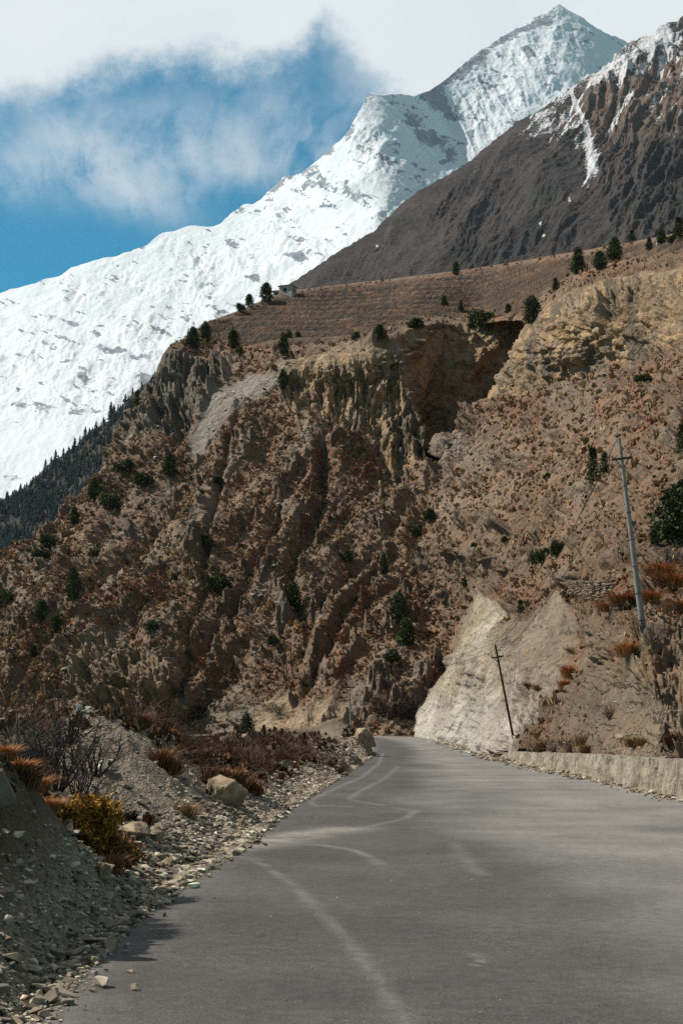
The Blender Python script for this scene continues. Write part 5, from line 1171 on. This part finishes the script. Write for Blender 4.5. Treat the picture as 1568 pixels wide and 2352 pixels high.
rock(515, 1897, 88, 62, M_rock, 'square tan boulder with a dark front at the left road edge', name='boulder', seed=5, rz=0.75, pts=[(-.5, -.12, -.5), (.5, -.12, -.45), (-.24, -.45, .30), (.02, -.46, .42), (.30, -.52, .06), (.52, -.38, -.02), (-.36, .3, .40), (.10, .4, .52), (.50, .3, .20), (-.5, .4, -.5), (.5, .4, -.5), (-.40, -.2, .18)])
rock(312, 2276, 28, 20, M_rock, 'tan stone lying alone on the dark asphalt', seed=8)
rock(193, 2321, 11, 15, M_rockgrey, 'small grey upright pebble on the asphalt near the bottom', seed=9)
rock(297, 2234, 22, 8, M_rock, 'flat stone chip on the asphalt above the lone tan stone', seed=10)
rock(-14, 1872, 95, 98, M_rockdark, 'big grey boulder cut by the left edge of the bank', Y=10.85, name='boulder', seed=11, depth=0.8)
rock(160, 1918, 18, 26, M_rock, 'small pale stone on the crest of the shadowed bank', Y=12.7, seed=12)
rock(236, 2012, 38, 42, M_rock, 'tan rock sticking out of the shadowed bank', Y=13.0, seed=13)
rock(228, 1785, 34, 30, M_rockwhite, 'white rock behind the small bare shrub on the mound', Y=21.5, seed=14)
rock(181, 1637, 19, 25, M_rockwhite, 'white upright rock on top of the rubble mound', Y=26.2, seed=15)
rock(206, 1629, 24, 12, M_rockwhite, 'pale flat rock right of the white upright one', Y=26.3, seed=16)
rock(228, 1628, 26, 9, M_rockgrey, 'dark thin slab at the top of the rubble mound', Y=26.4, seed=17)
rock(307, 1912, 78, 44, M_rock, 'large layered tan rock in the gap of the bank', Y=17.2, name='boulder', seed=18)
rock(357, 1922, 46, 34, M_rock, 'tan rock right of the layered one', Y=17.6, seed=19)
rock(385, 1945, 36, 24, M_rock, 'low pale rock at the gravel edge', Y=16.6, seed=20)
rock(318, 1853, 18, 11, M_rockwhite, 'small pale rock above the layered one', Y=19.5, seed=21)
rock(328, 1864, 15, 10, M_rockwhite, 'small pale rock touching another above the layered one', Y=19.0, seed=22)
rock(396, 1724, 15, 16, M_rockwhite, 'small white rock on the mound shoulder below the amber bush', Y=27.5, seed=23)
rock(211, 2078, 54, 36, M_rockgrey, 'smooth grey rock set in the shaded gravel', Y=11.9, seed=24)
rock(258, 2148, 58, 28, M_rock, 'pale wide rock at the edge of the asphalt', Y=11.0, seed=25)
rock(226, 2162, 40, 22, M_rockgrey, 'grey rock left of the pale wide one', Y=10.8, seed=26)
rock(211, 2176, 38, 18, M_rock, 'tan rock under the grey one at the gravel edge', Y=10.5, seed=27)
rock(55, 2275, 52, 18, M_rock, 'flat pale slab in the gravel at the bottom left', Y=8.9, seed=28)
rock(150, 2268, 46, 14, M_rockgrey, 'dark flat stone where gravel meets asphalt', Y=9.0, seed=29)
rock(30, 2320, 46, 24, M_rock, 'tan rock in the bottom left corner gravel', Y=8.35, seed=30)
rock(100, 2300, 30, 18, M_rock, 'small tan rock between the slab and the asphalt', Y=8.6, seed=31)
rock(655, 1860, 9, 12, M_steel, 'small dark stone on the left road edge', seed=32)
rock(834, 1744, 50, 38, M_rock, 'tan angular rock at the tip of the hump beside the road', Y=73, seed=33, rz=0.3, pts=[(-.5, -.2, -.5), (.5, -.3, -.5), (-.3, -.4, .2), (.05, -.36, .46), (.34, -.44, .1), (.5, -.1, -.1), (-.2, .3, .5), (.3, .3, .3), (-.5, .4, -.5), (.5, .4, -.5)])
rock(855, 1738, 16, 12, M_rockgrey, 'small stone at the roadside foot of the hump', Y=73.5, seed=34)
rock(800, 1760, 16, 12, M_rockwhite, 'pale stone at the road edge below the hump', Y=58, seed=35)
rock(560, 1706, 34, 26, M_rock, 'tan rock on the bank crest under the dark juniper', Y=47, seed=36)
rock(1139, 1742, 32, 12, M_rock, 'flat slab at the left end of the retaining wall', seed=37)
rock(1520, 1752, 36, 16, M_rock, 'tan flat rock resting above the right part of the wall', hill=True, seed=38)
rock(1425, 1702, 26, 20, M_rock, 'dark sided rock in the right bank above the wall', hill=True, seed=39)
rock(686, 808, 16, 6, M_rockwhite, 'pale slab lying at the cliff lip near the scree', hill=True, seed=40)
rock(359, 1052, 14, 9, M_rockwhite, 'pale fallen slab on the dark left crag', hill=True, seed=41)
rock(1510, 565, 8, 17, M_rockwhite, 'small white block standing among the skyline junipers', hill=True, seed=42, name='marker_stone')
for i, (px, py, w_) in enumerate([(1270, 1772, 14), (1290, 1776, 16), (1305, 1778, 20), (1330, 1784, 12), (1350, 1788, 14), (1225, 1764, 12), (1510, 1828, 18), (1535, 1834, 12), (1180, 1752, 14), (1200, 1756, 10)]):
    rock(px, py, w_, w_ * 0.55, M_rock, 'loose tan stone fallen at the foot of the retaining wall', group='stones at the foot of the retaining wall', seed=60 + i)
for i, (px, py, Y, w_) in enumerate([(420, 2030, None, 18), (385, 2058, None, 20), (345, 2088, None, 20), (305, 2122, None, 22), (455, 2005, None, 16), (480, 1988, None, 16), (400, 2035, None, 14), (170, 2245, None, 24), (140, 2285, None, 22), (270, 2160, None, 20), (365, 2065, None, 16), (600, 1900, None, 10), (690, 1835, None, 12), (760, 1795, None, 10), (730, 1812, None, 12)]):
    rock(px - 12, py, w_, w_ * 0.5, M_rock, 'loose pale stone on the gravel strip along the asphalt', group='stones along the left road edge', seed=80 + i)

# ------------------------------------------------------------------ retaining wall
M_wall, t, b = material('rough_masonry')
co = coords(t); mp = t.new('ShaderNodeMapping'); t.l.new(co, mp.inputs[0]); mp.inputs['Scale'].default_value = (9, 9, 1.6)
ns = t.noise(mp.outputs[0], 1.0, 6, 0.7); nb = t.noise(co, 0.8, 5, 0.6); nf = t.noise(co, 14, 6, 0.7)
c = t.mix(t.smooth(nb, 0.3, 0.7), (0.24, 0.20, 0.15), (0.38, 0.33, 0.255))
c = t.mix(t.smooth(ns, 0.50, 0.64), c, (0.12, 0.10, 0.075)); c = t.mix(t.smooth(nf, 0.62, 0.75, 0, 0.5), c, (0.48, 0.44, 0.37))
t.put(b.inputs['Base Color'], c); bump(t, b, t.m('SUBTRACT', nf, t.m('MULTIPLY', ns, 1.2)), 0.9, 0.05)
sy = np.linspace(10, 70.5, 520); sx = xr(sy) + 0.03
hh = np.interp(sy, [10, 31, 50, 66, 70.5], [0.92, 0.88, 0.66, 0.38, 0.15]) + 0.03 * fbm(P3(sy / 1.5, 0 * sy, 3), 3)
prof = [(0, k / 12.0) for k in range(-2, 13)] + [(0.12, 1.0), (0.26, 1.0), (0.40, 1.0), (0.5, 0.93), (0.5, 0.5), (0.5, -0.2)]
W = np.zeros((len(sy), len(prof), 3))
for j, (o_, k) in enumerate(prof): W[:, j] = np.stack([sx + o_ + 0.10 * max(k, 0) * (o_ == 0), sy, hh * k], 1)
nz = fbm(W * [2, 2, 2.5], 4) * 0.05 + (ridged(W * [3.5, 3.5, 1.2], 3) - 0.4) * 0.04
nz = nz * 1.5; W[:, :, 0] += nz; W[:, :, 2] += nz * 0.5 * (np.array([k for _, k in prof]) > 0.9)
wt = np_mesh('retaining_wall', W.reshape(-1, 3), grid_faces(*W.shape[:2])[:, ::-1], M_wall, None, False)
tag(link('retaining_wall', wt), 'low rough masonry retaining wall along the right road edge', 'wall')


def drystone(pts, label, hgt):
    segs = [on_hill(*p) for p in pts]; v0 = []
    for a, b_ in zip(segs[:-1], segs[1:]):
        Ls = np.linalg.norm(b_ - a); n = max(2, int(Ls / 0.30))
        for k in range(n):
            base = a + (b_ - a) * (k + 0.5) / n
            for c_ in range(int(hgt / 0.13)): v0.append((base + np.array([RNG.normal(0, 0.05), RNG.normal(0, 0.07) - 0.05, c_ * 0.13 - 0.2 + RNG.normal(0, 0.03)]), RNG.uniform(0.18, 0.55)))
    pos = np.array([a for a, _ in v0]); s_ = np.array([b_ for _, b_ in v0]); ang = math.atan2(segs[-1][1] - segs[0][1], segs[-1][0] - segs[0][0])
    colr = np.array([[0.20, 0.16, 0.115]]) * RNG.uniform(0.4, 1.3, (len(pos), 1))
    v, f, c4 = scatter_tris(STONES, pos, np.stack([s_, s_ * 0.9, s_ * 0.75], 1), ang + RNG.normal(0, 0.25, len(pos)), colr)
    o = link('drystone_wall', np_mesh('drystone_wall', v, f, M_stone, {'col': c4})); tag(o, label, 'wall', 'dry stone walls above the cut')


drystone([(1272, 1345), (1300, 1352), (1335, 1361), (1365, 1366), (1402, 1366)], 'longer dry stone terrace wall above the chalky cut, left of the concrete pole', 0.95)
drystone([(1108, 1362), (1130, 1362), (1150, 1360)], 'short dry stone wall at the top left of the chalky cut', 1.1)

# ------------------------------------------------------------------ utility poles
def pole(base, top, r0, r1, mat, label, arm=None, arm_at=0.88, arm_mat=None, rings=0, pin=True, group='utility poles along the road', braces=True, name='utility_pole'):
    base = Vector(base); top = Vector(top); d = top - base; Hh = d.length
    o = thing(name, base, label, 'pole', group); o.rotation_euler = d.to_track_quat('Z', 'X').to_euler()
    o.rotation_mode = 'QUATERNION'; zq = Vector((0, 0, 1)).rotation_difference(d.normalized()); o.rotation_quaternion = zq
    segs = [((0, 0, -0.6), (0, 0, Hh * 0.5), r0, (r0 + r1) / 2), ((0, 0, Hh * 0.5), (0, 0, Hh), (r0 + r1) / 2, r1), ((0, 0, Hh), (0, 0, Hh + 0.02), r1, r1 * 0.3)]
    v, f = tubes(segs, 14); link('shaft', np_mesh('shaft', v, f, mat, None, True), o)
    for k in range(rings):
        z = Hh * (k + 0.6) / (rings + 0.4); r = r0 + (r1 - r0) * z / Hh
        v, f = tubes([((0, 0, z - 0.012), (0, 0, z + 0.012), r + 0.006, r + 0.006)], 14); link('joint_ring', np_mesh('joint_ring', v, f, M_steel), o)
    if pin:
        ins(o, (0, 0, Hh), r1 * 0.55)
    if arm:
        z = Hh * arm_at; th = max(0.05, r1 * 0.8); am = arm_mat or mat
        bm = bmesh.new(); bmesh.ops.create_cube(bm, size=1.0)
        for v_ in bm.verts: v_.co = Vector((v_.co.x * arm, v_.co.y * th * 1.2 - r1 - th * 0.6, v_.co.z * th * 1.5 + z))
        bmesh.ops.bevel(bm, geom=list(bm.edges), offset=0.006, segments=1, affect='EDGES')
        me_ = bpy.data.meshes.new('crossarm'); bm.to_mesh(me_); bm.free(); me_.materials.append(am); ca = link('crossarm', me_, o)
        for sx_ in (-1, 1):
            ins(ca, (sx_ * arm * 0.46, -r1 - th * 0.6, z + th * 0.7), th * 0.62)
            if braces:
                v, f = tubes([((sx_ * arm * 0.30, -r1 - th * 0.7, z - th * 0.6), (sx_ * r1 * 0.9, -r1 * 0.6, z - arm * 0.42), 0.02, 0.02)], 5); link('brace', np_mesh('brace', v, f, am), o)
    return o


def ins(parent, p, r):
    x, y, z = p
    segs = [((x, y, z), (x, y, z + r * 1.5), r * 0.25, r * 0.25), ((x, y, z + r * 1.5), (x, y, z + r * 2.0), r * 0.9, r), ((x, y, z + r * 2.0), (x, y, z + r * 2.6), r * 0.7, r * 0.95), ((x, y, z + r * 2.6), (x, y, z + r * 3.6), r * 0.7, r * 0.35)]
    v, f = tubes(segs, 9); link('insulator', np_mesh('insulator', v, f, M_porc, None, True), parent)


b1 = on_hill(1478, 1462); k1 = b1[1]
pole(b1, at(1420.5, 1006, k1 * 0.985), 8.2 * k1 / F, 3.6 * k1 / F, M_concrete, 'tall leaning grey concrete pole on the right slope', 48 * k1 / F, 0.895, M_steel, 7)
b2 = on_hill(1178, 1694); k2 = b2[1]
pole(b2, at(1136.5, 1481, k2 * 0.99), 3.0 * k2 / F, 2.1 * k2 / F, M_rust, 'leaning dark rusty pole before the chalky cut', 27 * k2 / F, 0.87, M_rust, 0)
k3 = 150.0; p3 = at(807, 1678, k3); p3[2] = float(ground_z(np.array([p3[0]]), np.array([p3[1]]))[0])
k3 = 84.0; p3 = at(807, 1682, k3); p3[2] = float(ground_z(np.array([p3[0]]), np.array([p3[1]]))[0])
pole(p3, at(801, 1556, k3), 2.0 * k3 / F, 1.4 * k3 / F, M_concrete, 'grey pole with a crossarm behind the pale hump', 27 * k3 / F, 0.85, M_steel, 2, braces=False)
p4 = on_hill(771, 1632); pole(p4, at(761, 1562, p4[1]), 2.0 * p4[1] / F, 1.4 * p4[1] / F, M_concrete, 'thin bare grey pole left of the crossarm pole', None, pin=False)
p5 = on_hill(659, 1552); pole(p5, at(655.5, 1496, p5[1]), 1.6 * p5[1] / F, 1.3 * p5[1] / F, M_rust, 'short dark pole, left of the twin poles on the knoll', None, pin=True)
p6 = on_hill(671, 1548); pole(p6, at(667, 1474, p6[1]), 1.6 * p6[1] / F, 1.3 * p6[1] / F, M_rust, 'taller dark pole, right of the twin poles on the knoll', 14 * p6[1] / F, 0.95, M_rust, braces=False, pin=False)
p7 = at(138, 1660, 31.0); p7[2] = float(ground_z(np.array([p7[0]]), np.array([p7[1]]))[0]); pole(p7, at(135, 1596, 31.0), 1.6 * 31 / F, 1.1 * 31 / F, M_rust, 'thin dark post standing left of the rubble mound', None, pin=False, group=None, name='post')

# ------------------------------------------------------------------ kerb block
q = flat(1095, 1727); bm = bmesh.new(); bmesh.ops.create_cube(bm, size=1.0); s_ = q[1] / F
for v_ in bm.verts: v_.co = Vector((v_.co.x * 17 * s_ * (0.86 if v_.co.z > 0 else 1), v_.co.y * 0.5, (v_.co.z + 0.5) * 16 * s_))
bmesh.ops.bevel(bm, geom=list(bm.edges), offset=0.02, segments=2, affect='EDGES')
me_ = bpy.data.meshes.new('kerb_block'); bm.to_mesh(me_); bm.free(); me_.materials.append(M_white)
o = link('kerb_block', me_); o.location = (q[0] - 0.1, q[1], 0.0); o.rotation_euler = (0, 0, -0.6); tag(o, 'white painted concrete block at the right road edge under the chalky cut', 'bollard')
q = flat(1012, 1704); bm = bmesh.new(); bmesh.ops.create_cube(bm, size=1.0)
bm.free()


# ------------------------------------------------------------------ stone house on the terraces
def box(bm, x0, x1, y0, y1, z0, z1):
    r = bmesh.ops.create_cube(bm, size=1.0)['verts']
    for v_ in r: v_.co = Vector((x0 + (v_.co.x + 0.5) * (x1 - x0), y0 + (v_.co.y + 0.5) * (y1 - y0), z0 + (v_.co.z + 0.5) * (z1 - z0)))


def part(name, parent, mat, *boxes):
    bm = bmesh.new()
    for q_ in boxes: box(bm, *q_)
    me_ = bpy.data.meshes.new(name); bm.to_mesh(me_); bm.free(); me_.materials.append(mat); return link(name, me_, parent)


hp = on_hill(655, 676); ku = hp[1] / F
hs = thing('stone_house', tuple(hp), 'small flat roofed stone house on the terrace skyline', 'house', None, math.radians(-22))
w0, w1 = -16 * ku, 18 * ku; dp = 26 * ku; h0 = 21 * ku; wl = -33 * ku; hw = 12 * ku; zb = -1.5
wa = part('wall', hs, M_plaster, (w0, w1, 0, dp, zb, h0)); part('wing_wall', hs, M_plaster, (wl, w0 - 0.01, 0.5, dp * 0.8, zb - 1.2, hw))
part('roof', hs, M_roof, (w0 - 0.35, w1 + 0.35, -0.45, dp + 0.3, h0 + 0.003, h0 + 0.28)); part('wing_roof', hs, M_roof, (wl - 0.3, w0 - 0.36, 0.1, dp * 0.8, hw + 0.003, hw + 0.22))
part('roof_rubble', hs, M_rockgrey, *[(w0 + 0.3 + k * 0.62, w0 + 0.3 + k * 0.62 + random.uniform(0.3, 0.6), 0.2, 0.8, h0 + 0.285, h0 + 0.285 + random.uniform(0.15, 0.45)) for k in range(6)])
for x0, x1, z0, z1 in ((-5 * ku, 4 * ku, 8 * ku, 16 * ku),):
    wn = part('window', hs, M_darkopen, (x0, x1, -0.02, 0.10, z0, z1)); part('sill', wn, M_roof, (x0 - 0.1, x1 + 0.1, -0.12, 0.0, z0 - 0.14, z0 - 0.003))
part('window', hs, M_darkopen, (-28 * ku, -20 * ku, 0.47, 0.6, 3 * ku, 9.5 * ku))
for k in range(3): part('window', hs, M_darkopen, (w1 - 0.1, w1 + 0.02, dp * (0.16 + 0.27 * k), dp * (0.30 + 0.27 * k), 6 * ku, 15 * ku))

# ------------------------------------------------------------------ the air
hz_m = bpy.data.materials.new('haze'); hz_m.use_nodes = True; ht = NT(hz_m.node_tree)
for n in list(ht.n): ht.n.remove(n)
pv = ht.new('ShaderNodeVolumePrincipled'); pv.inputs['Color'].default_value = (0.72, 0.84, 1.0, 1); pv.inputs['Density'].default_value = 1.3e-5; pv.inputs['Anisotropy'].default_value = 0.0
ht.l.new(pv.outputs[0], ht.new('ShaderNodeOutputMaterial').inputs['Volume'])
bm = bmesh.new(); box(bm, -4600, 4600, -300, 13600, -41, 8200)
me_ = bpy.data.meshes.new('haze'); bm.to_mesh(me_); bm.free(); me_.materials.append(hz_m)
tag(link('haze', me_), kind='stuff')

# ------------------------------------------------------------------ sagging cables between the poles
M_cable = simple('cable', (0.02, 0.02, 0.02), (0.04, 0.04, 0.04), 5.0)
T1 = np.array(at(1420.5, 1006, k1 * 0.985)); A1 = np.array(at(1425, 1048, k1 * 0.985)); T2 = np.array(at(1136.5, 1481, k2 * 0.99)); A2 = np.array(at(1141, 1503, k2 * 0.99)); T3 = np.array(at(801, 1556, k3)); A3 = np.array(at(802, 1570, k3))
for a_, b_, lab in [(T1 + [0, 0, .1], T2 + [0, 0, .1], 'top cable between the concrete pole and the rusty pole'), (A1 + [-.35, 0, .1], A2 + [-.3, 0, .1], 'left cable between the crossarms of the concrete pole and the rusty pole'), (A1 + [.35, 0, .1], A2 + [.3, 0, .1], 'right cable between the crossarms of the concrete pole and the rusty pole'),
                    (T2 + [0, 0, .1], T3 + [0, 0, .1], 'top cable from the rusty pole across the road to the grey pole'), (A2 + [-.3, 0, .1], A3 + [-.3, 0, .1], 'lower cable from the rusty pole across the road to the grey pole')]:
    n = 24; L_ = np.linalg.norm(b_ - a_); pts = [a_ + (b_ - a_) * k / n - np.array([0, 0, 1]) * 0.10 * L_ * (k / n) * (1 - k / n) for k in range(n + 1)]
    v, f = tubes([(pts[k], pts[k + 1], 0.010, 0.010) for k in range(n)], 5)
    tag(link('power_cable', np_mesh('power_cable', v, f, M_cable)), lab, 'cable', 'cables strung between the poles')
